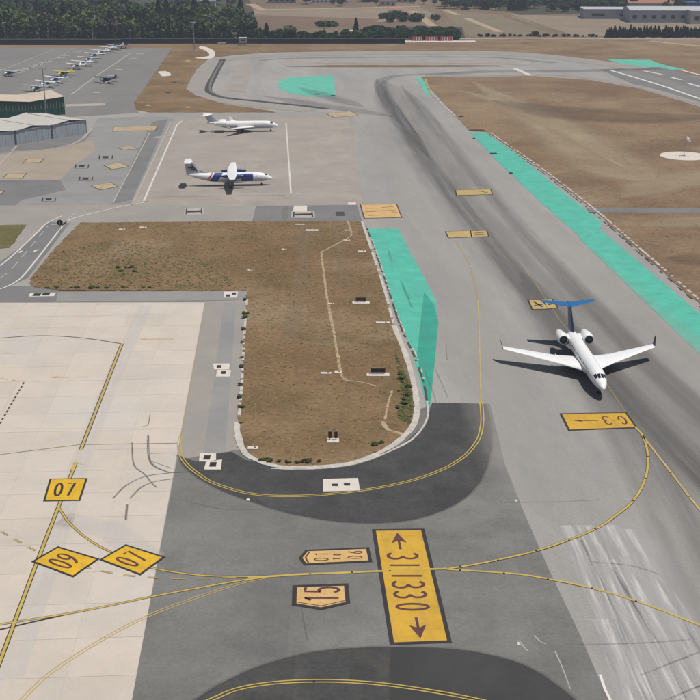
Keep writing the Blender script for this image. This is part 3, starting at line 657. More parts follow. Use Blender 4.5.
kerb_run('kerb_stones', [(427, 402), (428, 414), (424, 426), (412, 440), (392, 451), (360, 463.5), (330, 468.5), (300, 470), (278, 469.5)], .35, M['kerb'], isl, .16, 0)
kerb_run('kerb_stones', [(362, 222), (372, 252), (383, 285), (393, 322)], .6, M['kerb'], isl, .15, .15, lmin=1.5, lmax=4)
kerb_run('kerb_stones', [(366, 226), (377, 256), (389, 292), (400, 325), (415, 358), (424, 385), (427, 402)], .4, M['darkdirt'], isl, .08, .35, lmin=.5, lmax=1.8)
kerb_run('kerb_stones', [(369, 231), (380, 262), (391, 296), (402, 326), (418, 360), (426, 388)], .3, M['kerb'], isl, .1, .5)
kerb_run('kerb_stones', [(247, 300), (244, 340), (242, 380), (239, 420)], .5, M['kerb'], isl, .14, .4)
kerb_run('kerb_stones', [(489, 132), (545, 171), (600, 214), (640, 249), (700, 301), (760, 355)], .65, M['kerb'], isl4, .16, .35, lmin=.4, lmax=1.4)
kerb_run('kerb_stones', [(487, 134), (543, 173), (598, 217), (638, 252), (698, 305), (758, 359)], .35, M['darkdirt'], isl4, .1, .5, lmin=.4, lmax=1.6)
kerb_run('kerb_stones', [(431, 92), (437, 99), (455, 116)], .7, M['kerb'], isl4, .15, .3)
kerb_run('kerb_stones', [(60, 291), (140, 291.2), (246, 291)], .35, M['black'], isl, .12, .3)
kerb_run('kerb_stones', [(425, 79), (429, 90), (434, 97)], 1.2, M['path'], isl4, .15, .1)
def dust(px, w, parent, z=.128, m='path', sm=6):
    P = jitter(catmull(G(px), sm), .8, .12, False); strip('dust_track', P, [w*random.uniform(.6, 1.3) for _ in P], z, M[m], parent)
dust([(348, 222), (351, 231), (351.5, 236)], .5, isl); dust([(351.5, 236), (336, 245), (321, 252.5)], .5, isl); dust([(321, 252.5), (324, 275), (327, 298.5), (331, 318), (336, 345), (341, 373), (346, 381)], .55, isl)
dust([(346, 381), (362, 383), (378, 387)], .35, isl); dust([(392, 391), (388, 405), (385, 420)], .4, isl); dust([(382, 422), (388, 430), (397, 433), (406, 436)], .7, isl)
for a, wd in (([(336, 222), (342, 262), (346, 290)], 2.0), ([(305, 225), (300, 280), (290, 340)], 2.5)):
    strip('worn_soil_band', catmull(G(a), 8), wd*1.6, .126, stain_mat('worn_soil', (.26, .19, .115), .5, .12, 3), isl)
for a, wd in (([(470, 80), (560, 130), (620, 170), (660, 182)], 34), ([(620, 198), (680, 180), (800, 170)], 26), ([(640, 226), (690, 222), (800, 220)], 14), ([(450, 88), (520, 108), (585, 140), (640, 178)], 16)):
    strip('worn_soil_band', catmull(G(a), 10), taper(catmull(G(a), 10), wd, .45), .126+random.random()*.004, stain_mat('worn_field', (.34, .265, .165), .85, .02, .7, .15, .65), isl4)
for a, wd in (([(490, 100), (560, 112), (640, 118), (720, 116)], 40), ([(665, 258), (700, 260), (780, 262)], 14)):
    strip('dark_soil_band', catmull(G(a), 10), taper(catmull(G(a), 10), wd, .45), .132+random.random()*.004, stain_mat('dark_soil', (.10, .062, .04), .5, .02, .7, .2, .7), isl4)
dk = struct(strip('service_track', G([(588, 210.5), (640, 211), (720, 211), (900, 211)]), 5.2, .15, M['darkgrey']))
wc = A(684, 156.3); ring = [Vector((wc.x+8*math.cos(t*math.tau/40), wc.y+8*math.sin(t*math.tau/40))) for t in range(40)]
sheet('white_circle', ring, .16, M['slabwhite'], isl4, thick=.05)
t_ = tag(empty('windsock', (wc.x, wc.y, .16)), 'windsock on a thin mast in the white circle', 'windsock')
MB().cyl((0, 0, 0), (0, 0, 6.2), .09, .06, 8).build('mast', M['steel'], t_)
ws = MB(); ws.cyl((.1, 0, 6.1), (1.1, .3, 5.6), .5, .42, 12, False).cyl((1.1, .3, 5.6), (1.9, .6, 4.7), .42, .24, 12, False); ws.build('fabric_sleeve', M['white'], t_, True)
MB().cyl((0, 0, 6.1), (.12, 0, 6.1), .52, .52, 12, False).build('hoop', M['steel'], t_)
MB().box((0, 0, .08), (.9, .9, .16)).build('foot', M['metal'], t_)
for (x, y, w_) in ((248, 500, .5), (516, 501, .4), (470, 267, .4), (519, 644, .4)):
    p = A(x, y); sheet('white_fleck', [(p.x-w_/2, p.y-.3), (p.x+w_*.4, p.y-.4), (p.x+w_/2, p.y+.2), (p.x-w_*.3, p.y+.35)], .09, M['white_paint'], twy)
for a in ([(519, 641), (524, 648), (528, 652)], [(534, 636), (540, 642), (546, 645)], [(555, 652), (562, 668), (568, 684), (570, 690)]):
    strip('paint_scuff', catmull(G(a), 5), .3, .09, M['scrape'], twy)
# --- taxiway signs standing in the island
def sign(px, py, w_, h_, face, label, pad_=True, posts=2, rz=0):
    p = A(px, py); t = tag(empty('taxiway_sign', (p.x, p.y, .12), rz), label, 'sign')
    if pad_: MB().box((0, -.2, .05), (w_+(1.4 if w_ > 1 else .45), 1.6, .1)).build('concrete_pad', M['slabwhite'], t)
    for k in range(posts):
        x = (k-(posts-1)/2)*w_*.7; MB().cyl((x, 0, .1), (x, 0, .45), .06, .06, 8).build('post', M['steel'], t)
    MB().box((0, 0, .4+h_/2), (w_, .25, h_)).build('panel', M[face], t)
    MB().box((0, -.14, .4+h_/2), (w_*.92, .03, h_*.8)).build('face', M['black' if face != 'black' else 'maroon'], t)
    MB().box((0, 0, .4+h_+.03), (w_+.1, .32, .06)).build('cap', M['metal'], t)
    return t
M['redpanel'] = plain('red_sign', (.13, .025, .02), .5)
sign(378, 375, 2.6, .75, 'redpanel', 'dark red taxiway sign on a white pad near the kerb bend')
sign(361, 303, 2.2, .7, 'black', 'dark taxiway sign on a white pad beside the green paint')
for k, dx in enumerate((-3, 3)):
    t = sign(333+dx, 441, .5, 1.1, 'black', ('left' if k == 0 else 'right')+' one of two narrow dark signs on pale pads at the island end', True, 1)
def slab(px, py, w_, d_, label, h_=.12, rz=0):
    p = A(px, py); t = tag(empty('concrete_plinth', (p.x, p.y, .12), rz), label, 'plinth', 'pale plinths set in the soil island')
    MB().box((0, 0, h_/2), (w_, d_, h_)).build('base', M['slabwhite'], t)
    MB().box((w_*.2, 0, h_+.08), (.35, .35, .16), None, .7).build('cover', M['metal'], t)
for (x, y, w_, d_, lb) in ((383, 323.5, 2.8, 1, 'pale narrow plinth at the end of the green paint verge'), (338, 373, 1.2, 1.3, 'small pale plinth where the dust track bends'), (326, 374, 1.9, .8, 'worn pale plinth left of the dust track bend'), (300, 225, 2.4, 1, 'pale plinth at the far island edge below the stand marking'),
        (312, 231, 3.2, 1.6, 'broad pale plinth with small fittings at the far island edge'), (347, 231, 1.4, 1, 'small pale plinth at the head of the dust track'), (347, 241, 1.4, 1, 'small pale plinth below the head of the dust track'), (362, 252, 2, 1, 'pale plinth by the kerb opposite the green paint'), (331, 304.5, 1.2, .8, 'small pale plinth midway along the dust track'),
        (261, 435, 2.2, .8, 'half buried pale plinth at the left island end') if False else (253, 449, 1.6, 1, 'half buried pale plinth at the left island corner'), (122, 230, 1.6, 1, 'small pale plinth at the far left island edge'), (143, 228, 1.8, 1, 'small pale plinth right of another at the far left island edge'), (284, 250, 1.2, .8, 'tiny pale plinth in the middle of the island'), (250, 271, 1.0, .8, 'tiny pale plinth above the inner island corner')):
    slab(x, y, w_, d_, lb)
for (x, y, lb) in ((163, 73.5, 'white sandy heap beside the parking asphalt'), (205, 49, 'white sandy track below the light mast')):
    P = [A(x+dx, y+dy).to_2d() for dx, dy in (((-5, -1.5), (3, -2), (8, 1), (6, 2.5), (-1, 2.8), (-3, .5)) if x < 200 else ((-10, 9), (4, 7), (1, 2), (-6, -1), (-3, -2.5), (6, 0), (10, 4), (8, 9), (0, 10)))]
    sheet('sandy_patch', catmull(P, 5, True), .128, M['slabwhite'], isl3)
for (x, y) in ((148, 105.5), (168, 93), (174, 82.5), (188, 107.5), (188, 61)):
    lay('bare_patch', [(x-4, y), (x, y-.8), (x+4, y), (x, y+.8)], M['asphalt_new'] if x in (168, 174) else M['path'], isl3, z=.13)
sheet('white_plate', catmull(G([(205, 115.5), (212, 113.2), (216, 114.5), (209, 116)]), 3, True), .13, M['slabwhite'], isl3) if False else None
# round road sign and post at the road mouth
p = A(60.5, 231.5); t = tag(empty('road_sign', (p.x, p.y, .03)), 'round dark road sign on a post at the service road mouth', 'sign')
MB().cyl((0, 0, 0), (0, 0, 2.6), .06, .06, 8).build('post', M['steel'], t); MB().cyl((0, .05, 2.3), (0, -.03, 2.3), .75, .75, 20).build('disc', M['black'], t); MB().box((0, 0, .04), (.5, .5, .08)).build('foot', M['metal'], t)
# low dark marker boxes on the green paint
for k, (x, y, w_, lb) in enumerate(((493.5, 154, 2.4, 'wide dark drain box on the right green strip'), (511, 173.5, 1, 'small dark drain box on the right green strip'), (474, 139, .8, 'tiny dark drain box at the head of the right green strip'), (317, 94.5, 2.8, 'dark drain box at the left foot of the far green oval'), (333, 96, 2, 'dark drain box at the right corner of the far green oval'), (461, 117, 2, 'dark box on the soil edge above the green strip'), (477, 130.5, 6, 'long dark drain grate at the head of the right green strip'))):
    p = A(x, y); t = tag(empty('drain_box', (p.x, p.y, .06 if y > 100 else .08)), lb, 'drain')
    MB().box((0, 0, .12), (w_, 1.4, .24), None, .92).build('housing', plain('drain_dark', (.05, .04, .03), .8), t); MB().box((0, 0, .26), (w_*.7, .9, .04)).build('grate', M['black'], t)

# ------------------------------------------------------------------ aircraft
def loft(secs, n=24, smooth=True, sub=6):
    """secs: (x, zc, ry, rz); smooth body of revolution-like rings"""
    S_ = interp(secs, sub); V, F = [], []
    for (x, zc, ry, rz) in S_:
        for k in range(n):
            t = 2*math.pi*k/n; V.append((x, ry*math.cos(t), zc+rz*math.sin(t)))
    for i in range(len(S_)-1):
        for k in range(n): F.append([i*n+k, (i+1)*n+k, (i+1)*n+(k+1) % n, i*n+(k+1) % n])
    F.append(list(range(n))); F.append([(len(S_)-1)*n+k for k in range(n)][::-1])
    return V, F
def interp(secs, sub):
    if sub <= 1: return secs
    out = []
    for i in range(len(secs)-1):
        p1, p2 = np.array(secs[i]), np.array(secs[i+1]); p0 = np.array(secs[i-1]) if i else None; p3 = np.array(secs[i+2]) if i+2 < len(secs) else None
        m1 = (p2-p0)/(p2[0]-p0[0]) if p0 is not None else (p2-p1)/(p2[0]-p1[0])
        m2 = (p3-p1)/(p3[0]-p1[0]) if p3 is not None else (p2-p1)/(p2[0]-p1[0])
        h = p2[0]-p1[0]
        for k in range(sub):
            t = k/sub; out.append(tuple((2*t**3-3*t*t+1)*p1+(t**3-2*t*t+t)*h*m1+(-2*t**3+3*t*t)*p2+(t**3-t*t)*h*m2))
    out.append(tuple(secs[-1])); return [(q[0], q[1], max(.01, q[2]), max(.01, q[3])) for q in out]
def skin(secs, x0, x1, a0, a1, off=.012, nx=8, na=8, skew=0):
    """patch lying on the body between stations x0..x1 and angles a0..a1 (degrees from the +y side, 90 = top)"""
    S_ = sorted(interp(secs, 12)); xs = [s[0] for s in S_]; V, F = [], []
    for i in range(nx+1):
        for k in range(na+1):
            aa = a0+(a1-a0)*k/na; x = x0+(x1-x0)*i/nx+skew*math.sin(R(aa))
            zc, ry, rz = [np.interp(x, xs, [s[q] for s in S_]) for q in (1, 2, 3)]
            V.append((x, (ry+off)*math.cos(R(aa)), zc+(rz+off)*math.sin(R(aa))))
    for i in range(nx):
        for k in range(na): a = i*(na+1)+k; F.append([a, a+1, a+na+2, a+na+1])
    return V, F
def foil(root, tip, n=10):
    """wing panel between two stations: (le_x, y, z, chord, thickness, vertical?) -> loft of thin aerofoils"""
    def ring(s):
        lx, y, z, ch, th, vert = s; pts = []
        for k in range(2*n):
            t = k/(2*n)*2*math.pi; c = .5*(1+math.cos(t)); yt = 5*th*(.2969*math.sqrt(c)-.126*c-.3516*c*c+.2843*c**3-.1015*c**4)*ch
            d = yt if t < math.pi else -yt
            pts.append((lx-c*ch, y+(d if vert else 0), z+(0 if vert else d)))
        return pts
    V = ring(root)+ring(tip); m = 2*n
    F = [[k, m+k, m+(k+1) % m, (k+1) % m] for k in range(m)]+[list(range(m)), list(range(m, 2*m))[::-1]]
    return V, F
def part(name, VF, m, parent, smooth=True):
    me = mesh(name, VF[0], VF[1], smooth)
    bm = bmesh.new(); bm.from_mesh(me); bmesh.ops.recalc_face_normals(bm, faces=bm.faces); bm.to_mesh(me); bm.free()
    if smooth: me.set_sharp_from_angle(angle=R(40))
    return link(name, me, m, parent)
def wheel(parent, x, y, r, leg_top, twin=.25):
    l = MB().cyl((x, y, r), (x, y, leg_top), .09, .11, 10).build('landing_gear', M['metal'], parent)
    for s in (-1, 1):
        w_ = MB().cyl((x, y+s*twin-.1, r), (x, y+s*twin+.1, r), r, r, 16).build('wheel', M['black'], l)
def bizjet(name, label, p):
    t = tag(empty(name), label, 'airplane'); L = p['len']; r = p['r']; zc = p['zc']; k = L/30
    secs = [(-15.4*k, zc+.75, .12, .14), (-13*k, zc+.62, .5, .52), (-10*k, zc+.3, r*.72, r*.75), (-6.5*k, zc+.04, r*.97, r*.98), (-3*k, zc, r, r), (9*k, zc, r, r), (11*k, zc-.08, r*.9, r*.92), (12.6*k, zc-.28, r*.68, r*.66), (13.8*k, zc-.5, r*.38, r*.36), (14.35*k, zc-.6, .12, .12)]
    fu = part('fuselage', loft(secs), M[p['body']], t)
    if p.get('lower'): part('lower_hull', skin(secs, -9*k, 12*k, -165, -15, .01, 20, 14), M[p['lower']], t); 
    for (a0, a1, x0, x1) in ((92.5, 118, 11.0, 12.1), (62, 87.5, 11.0, 12.1), (121, 146, 10.75, 11.85), (34, 59, 10.75, 11.85)): part('cockpit_window', skin(secs, x0*k, x1*k, a0-6 if a0 < 90 else a0, a1-6 if a0 < 90 else a1, .015, 6, 6) if False else skin(secs, x0*k, x1*k, a0, a1, .015, 6, 6, .25), M['glass'], t)
    for s in (0, 1):
        for i in range(p['win']):
            x = (8.3-i*14.2/p['win'])*k; a = 20; part('cabin_window', skin(secs, x-.16, x+.16, a-6 if not s else 180-a-6, a+6 if not s else 180-a+6, .012, 1, 2), M[p.get('winm', 'glass')], t)
    part('cabin_door', skin(secs, 8.8*k, 9.7*k, -25 if False else 180-35, 180+25, .008, 2, 8), M[p['body']], t)
    wr = p['wing']
    for s in (-1, 1):
        y1 = s*p['span']/2; yk = s*p['span']/2*.36
        V1, F1 = foil((5.6*k, s*.4, zc-.75, 8.0*k, .11, False), (1.55*k, yk, zc-.55, 4.6*k, .11, False)); V2, F2 = foil((1.55*k, yk, zc-.55, 4.6*k, .11, False), (-4.6*k, y1, zc+.1, 1.75*k, .1, False))
        wg = part('wing', (V1+V2, F1+[[q+len(V1) for q in f] for f in F2]), M[wr], t)
        def st(f, c0, c1):   # slab on the wing's rear edge at fraction f of the half span
            g = (f-.36)/.64 if f > .36 else None
            le, ch, zz = (1.55*k+(-4.6-1.55)*k*g, 4.6*k+(1.75-4.6)*k*g, zc-.55+.65*g) if g is not None else (5.0*k+(1.55-5.0)*k*f/.36, 7.2*k+(4.6-7.2)*k*f/.36, zc-.75+.2*f/.36)
            return [(le-ch*c0, s*p['span']/2*f, zz+.06*ch*(1-c0)*1.6*.5+.02), (le-ch*c1, s*p['span']/2*f, zz+.025)]
        for f0, f1, nm in ((.12, .355, 'flap'), (.37, .66, 'flap'), (.68, .93, 'aileron')):
            a_, b_ = st(f0, .76, .99), st(f1, .76, .99); MB().poly([a_[0], b_[0], b_[1], a_[1]] if s > 0 else [a_[1], b_[1], b_[0], a_[0]]).build(nm, M['panel_grey'], wg)
        part('winglet', foil((-4.7*k, y1, zc+.08, 1.7*k, .09, True), (-6.1*k, y1+s*.42, zc+1.55, .75*k, .08, True)), M[p['winglet']], wg)
        part('flap_fairing', loft([(-3.6*k, zc-.75, .03, .03), (-2.4*k, zc-.72, .16, .2), (-1.0*k, zc-.62, .03, .03)], 10, sub=4), M[wr], wg).location = (-.2, s*4.6, .1)
        ey = s*p['ey']; ez = zc+.72; ns = [(-12.3*k, ez, .45, .45), (-11.0*k, ez, .74, .74), (-9.2*k, ez, 1.0, 1.0), (-7.9*k, ez, .97, .97), (-7.45*k, ez, .86, .86)]
        V, F = loft(ns, 24, sub=5); e = part('engine_nacelle', ([(a, b+ey, c) for a, b, c in V], F), M[p['body']], t)
        V, F = loft([(-7.55*k, ez, .74, .74), (-7.43*k, ez, .76, .76)], 24, sub=1); part('intake', ([(a, b+ey, c) for a, b, c in V], F), M['black'], e)
        V, F = loft([(-7.44*k, ez, .20, .20), (-7.3*k, ez, .02, .02)], 14, sub=1); part('spinner', ([(a, b+ey, c) for a, b, c in V], F), M['shed_black'], e)
        V, F = loft([(-12.75*k, ez, .28, .28), (-12.2*k, ez, .4, .4)], 18, sub=1); part('exhaust', ([(a, b+ey, c) for a, b, c in V], F), M['metal'], e)
        part('pylon', foil((-8.3*k, s*.7, ez-.1, 3.2*k, .09, False), (-8.6*k, s*(p['ey']-.3), ez, 2.8*k, .09, False)), M[p['body']], t)
    zt = p['ztail']
    fin = part('tail_fin', foil((-9.4*k, 0, zc+.9, 5.2*k, .11, True), (-13.4*k, 0, zt, 3.0*k, .1, True)), M[p['fin']], t)
    part('rudder', foil((-14.55*k, 0, zc+1.1, .2, .12, True), (-16.35*k, 0, zt-.1, .2, .12, True)), M[p['fin']], fin)
    for s in (-1, 1): part('tailplane', foil((-13.1*k, 0, zt, 3.3*k, .09, False), (-15.9*k, s*p['tspan']/2, zt-.15+p.get('tdi', 0), 1.5*k, .09, False)), M[p['tail']], t)
    part('tail_bullet', loft([(-17.0*k, zt, .04, .04), (-16*k, zt, .2, .2), (-13.6*k, zt, .22, .22), (-12.8*k, zt, .03, .03)], 12, sub=4), M[p['tail']], t)
    part('belly_fairing', loft([(-3.8*k, zc-.9, .3, .2), (-1.5*k, zc-.95, 1.3, .55), (4*k, zc-.95, 1.3, .55), (6.2*k, zc-.9, .3, .2)], 20, sub=5), M[p.get('lower') or p['body']], t)
    wheel(t, 11.2*k, 0, .34, zc-1.0, .2); wheel(t, -.6*k, 2.1, .5, zc-.8, .3); wheel(t, -.6*k, -2.1, .5, zc-.8, .3)
    return t
j = bizjet('business_jet', 'white twin engine business jet with blue tail taxiing on the grey taxiway', dict(len=30, r=1.36, zc=2.65, body='white', wing='white', winglet='navy', fin='navy', tail='blue', win=14, span=27.8, ey=2.35, ztail=7.9, tspan=10.2, tdi=.35))
tipL, tipR, nose = A(500.5, 345.5, 2.9), A(656.5, 346, 2.9), A(603.5, 389, 2.1)
hd = math.atan2((nose-(tipL+tipR)/2).y, (nose-(tipL+tipR)/2).x)
print('JET', tipL, tipR, nose, math.degrees(hd), (tipL-tipR).length, (nose-(tipL+tipR)/2).length)
j.location = (nose.x-14.2*math.cos(hd), nose.y-14.2*math.sin(hd), .025); j.rotation_euler = (0, 0, hd)
j2 = bizjet('regional_jet', 'white and grey jet with white T-tail parked at the back of the stand', dict(len=27, r=1.36, zc=2.6, winm='lightgrey', body='white', lower='lightgrey', wing='white', winglet='white', fin='lightgrey', tail='white', win=12, span=20.5, ey=2.2, ztail=6.5, tspan=7.5))
b = A(244, 131.5); j2.location = (b.x, b.y, .03); j2.rotation_euler = (0, 0, R(3))
def turboprop():
    t = tag(empty('turboprop_airliner'), 'white high wing turboprop with blue bands and black emblem on its tail', 'airplane'); zc, r = 2.55, 1.35
    secs = [(-12.6, zc+.9, .15, .2), (-10.5, zc+.65, .6, .65), (-7.5, zc+.25, 1.1, 1.1), (-4.5, zc, r, r), (8, zc, r, r), (10, zc-.1, r*.9, r*.9), (11.5, zc-.35, r*.64, r*.62), (12.6, zc-.6, r*.3, r*.28), (12.95, zc-.65, .08, .08)]
    part('fuselage', loft(secs), M['white'], t)
    part('lower_hull', skin(secs, -11, 11.2, -165, -20 if False else -8, .01, 24, 14), M['lightgrey'], t)
    for i, (x0, x1, m_) in enumerate(((-6.3, -5.8, 'red'), (-5.4, -2.9, 'royal'), (1.2, 1.8, 'teal'), (3.5, 7.0, 'royal'))):
        for sd_ in (0, 1):
            a0, a1 = (-60, 80 if i != 3 else 55) if not sd_ else (100 if i != 3 else 125, 240)
            part('livery_band', skin(secs, x0, x1, a0, a1, .016, 4, 12, .9 if not i > 1 else 0), M[m_], t)
    for a0 in (50, 92): part('cockpit_window', skin(secs, 10.2, 11.0, a0, a0+38, .015, 4, 6, .3), M['glass'], t)
    for s in (0, 1):
        for i in range(14): x = 8-i*1.05; part('cabin_window', skin(secs, x-.15, x+.15, 14 if not s else 156, 24 if not s else 166, .02, 1, 2), M['glass'], t)
    for s in (-1, 1):
        yk = s*4.2
        V1, F1 = foil((2.2, 0, zc+1.45, 2.9, .15, False), (2.2, yk, zc+1.5, 2.9, .15, False)); V2, F2 = foil((2.2, yk, zc+1.5, 2.9, .15, False), (1.7, s*13.4, zc+1.85, 1.45, .13, False))
        part('wing', (V1+V2, F1+[[q+len(V1) for q in f] for f in F2]), M['white'], t)
        V, F = loft([(-2.6, zc+1.1, .15, .2), (-.5, zc+.95, .5, .6), (2, zc+.9, .58, .72), (3.9, zc+1.0, .5, .55), (4.5, zc+1.05, .3, .3)], 18, sub=5)
        e = part('engine_nacelle', ([(a, b_+yk, c) for a, b_, c in V], F), M['royal'], t)
        V, F = loft([(4.5, zc+1.05, .28, .28), (5.15, zc+1.05, .03, .03)], 14, sub=3); part('spinner', ([(a, b_+yk, c) for a, b_, c in V], F), M['black'], e)
        for q in range(4):
            an = R(90*q+12); c = Vector((4.75, yk, zc+1.05)); d = Vector((0, math.cos(an), math.sin(an)))
            MB().box(c+d*1.05, (.06, .24, 1.9), Vector((0, 0, 1)).rotation_difference(d).to_matrix().to_4x4()).build('propeller_blade', M['black'], e)
        wheel(t, .3, yk, .45, zc+.6, .25)
    wheel(t, 9.6, 0, .35, zc-.9, .2)
    fin = part('tail_fin', foil((-8.3, 0, zc+.9, 4.6, .1, True), (-10.6, 0, 7.25, 2.7, .1, True)), M['lightgrey'], t)
    part('dorsal_fillet', foil((-4.6, 0, zc+1.15, 5.2, .05, True), (-8.6, 0, zc+2.3, 2.0, .06, True)), M['lightgrey'], t)
    # angular black emblem on both sides of the fin: two slanted bars and cross strokes
    for s in (-1, 1):
        mb = MB()
        for (x0, z0, x1, z1, wd) in ((-9.7, 4.5, -11.2, 6.3, .35), (-10.6, 4.6, -11.6, 5.9, .3), (-9.9, 5.1, -12.2, 4.9, .26), (-10.4, 5.6, -12.4, 5.5, .26)):
            d = Vector((x1-x0, z1-z0)); n = Vector((-d.y, d.x)).normalized()*wd/2; y = s*.22
            mb.poly([(x0+n.x, y, z0+n.y), (x0-n.x, y, z0-n.y), (x1-n.x, y, z1-n.y), (x1+n.x, y, z1+n.y)])
        mb.build('emblem', M['black'], fin)
    part('fin_cap', foil((-10.45, 0, 6.9, 3.0, .13, True), (-10.9, 0, 7.5, 2.6, .13, True)), M['white'], t)
    for s in (-1, 1): part('tailplane', foil((-10.9, 0, 7.5, 2.6, .12, False), (-11.5, s*3.95, 7.5, 1.6, .12, False)), M['white'], t)
    return t
tp = turboprop(); b = A(230, 185.5); tp.location = (b.x, b.y, .03); tp.rotation_euler = (0, 0, R(4.5))

def light_plane(col='white', trim='blue'):
    t = empty('light_airplane'); zc = 1.25
    secs = [(-5.0, zc+.35, .08, .12), (-2.5, zc+.15, .3, .38), (0, zc, .55, .62), (1.6, zc, .56, .66), (2.3, zc-.08, .5, .45), (3.1, zc-.12, .3, .3)]
    part('fuselage', loft(secs, 14, sub=4), M[col], t)
    part('trim_stripe', skin(secs, -4.5, 2.6, 160, 200, .012, 10, 3), M[trim], t); part('trim_stripe', skin(secs, -4.5, 2.6, -20, 20, .012, 10, 3), M[trim], t)
    part('windscreen', skin(secs, 1.55, 2.1, 25, 155, .015, 3, 8), M['glass'], t)
    for a in (22, 128): part('side_window', skin(secs, -.2, 1.4, a, a+30, .015, 3, 3), M['glass'], t)
    for s in (-1, 1):
        part('wing', foil((1.6, 0, zc+.75, 1.6, .12, False), (1.45, s*5.5, zc+.9, 1.15, .12, False)), M[col], t)
        MB().cyl((.9, s*.5, zc-.4), (.9, s*2.6, zc+.72), .05, .04, 6).build('wing_strut', M[col], t)
        part('tailplane', foil((-4.0, 0, zc+.3, 1.1, .1, False), (-4.2, s*1.7, zc+.3, .7, .1, False)), M[col], t)
        MB().cyl((.5, s*.4, zc-.4), (.4, s*1.2, .25), .05, .04, 6).build('gear_leg', M['metal'], t); MB().cyl((.4, s*1.2-.08, .25), (.4, s*1.2+.08, .25), .25, .25, 12).build('wheel', M['black'], t)
    MB().cyl((2.4, -.07, .2), (2.4, .07, .2), .2, .2, 12).build('wheel', M['black'], t); MB().cyl((2.4, 0, .25), (2.4, 0, zc-.4), .04, .04, 6).build('gear_leg', M['metal'], t)
    part('tail_fin', foil((-3.3, 0, zc+.3, 1.6, .09, True), (-4.3, 0, zc+1.5, .8, .09, True)), M[trim if col == 'white' else col], t)
    part('spinner', loft([(3.05, zc-.12, .2, .2), (3.45, zc-.12, .03, .03)], 10, sub=3), M['metal'], t); MB().box((3.2, 0, zc-.12), (.05, .16, 1.9)).build('propeller', M['black'], t)
    return t
protos = {('white', 'blue'): light_plane(), ('white', 'lightgrey'): light_plane('white', 'lightgrey'), ('yellow_plane', 'black'): light_plane('yellow_plane', 'black'), ('lightgrey', 'navy'): light_plane('lightgrey', 'navy'), ('navy', 'black'): light_plane('navy', 'black')}
used = set()
GAP = [(38, 91.5, ('lightgrey', 'navy'), 'nearest grey light airplane in the parked row by the green hangar'), (48, 87, ('white', 'blue'), 'second white light airplane from the hangar end of the row'), (57, 82.5, ('white', 'blue'), 'white and blue light airplane just in front of the yellow one'), (64, 76.5, ('yellow_plane', 'black'), 'yellow light airplane in the parked row'),
       (78, 69, ('white', 'lightgrey'), 'white light airplane directly behind the yellow one'), (84, 66, ('white', 'lightgrey'), 'white light airplane two places behind the yellow one'), (90, 62, ('white', 'blue'), 'white light airplane three places behind the yellow one'), (96, 58, ('white', 'blue'), 'white light airplane four places behind the yellow one'), (102, 54.5, ('white', 'lightgrey'), 'fourth light airplane from the far end of the row'),
       (109, 51.5, ('white', 'blue'), 'third light airplane from the far end of the row'), (116, 49.5, ('lightgrey', 'navy'), 'second light airplane from the far end of the row'), (124, 48, ('navy', 'black'), 'dark light airplane at the far end of the row'), (107, 83, ('navy', 'black'), 'dark light airplane parked alone right of the row'), (11, 76, ('lightgrey', 'navy'), 'grey light airplane parked alone left of the row')]
for i, (x, y, key, lb) in enumerate(GAP):
    o = protos[key] if key not in used else copy_tree(protos[key]); used.add(key)
    b = A(x, y); o.location = (b.x, b.y, .05); o.rotation_euler = (0, 0, R(238+random.uniform(-8, 8))); o.scale = (1.3, 1.3, 1.3); tag(o, lb, 'airplane', 'light airplanes on the parking apron')

# ------------------------------------------------------------------ hangars
def frame(p0, p1):
    d = (p1-p0).to_2d(); L = d.length; return math.atan2(d.y, d.x), L
M['shed'] = ground('ribbed_grey_metal', [(.38, .41, .45), (.34, .37, .41), (.42, .45, .48)], (.05, .2, .8), fine=.12, rough=.6)
M['shed_roof'] = ground('pale_roof', [(.47, .44, .40), (.42, .40, .37), (.5, .47, .43)], (.05, .2, .8), fine=.15, rough=.8)
M['shed_dark'] = plain('dark_frame', (.1, .115, .125), .6)
M['green_wall'] = plain('dark_green_metal', (.014, .085, .062), .5)
M['green_glass'] = plain('green_strip_glass', (.16, .22, .19), .35)
M['beige_roof'] = ground('beige_roof_sheet', [(.50, .42, .33), (.46, .39, .31), (.53, .45, .36)], (.05, .2, .8), fine=.15, rough=.8)
p0, p1 = A(0, 147.2), A(87, 133.3); az, L = frame(p0, p1)
h = tag(empty('grey_hangar', (p1.x, p1.y, .02), az), 'grey ribbed metal hangar with low twin gable roof', 'hangar')
BW = L*36/87; HT, RID, DEP = 4.9, .9, 26
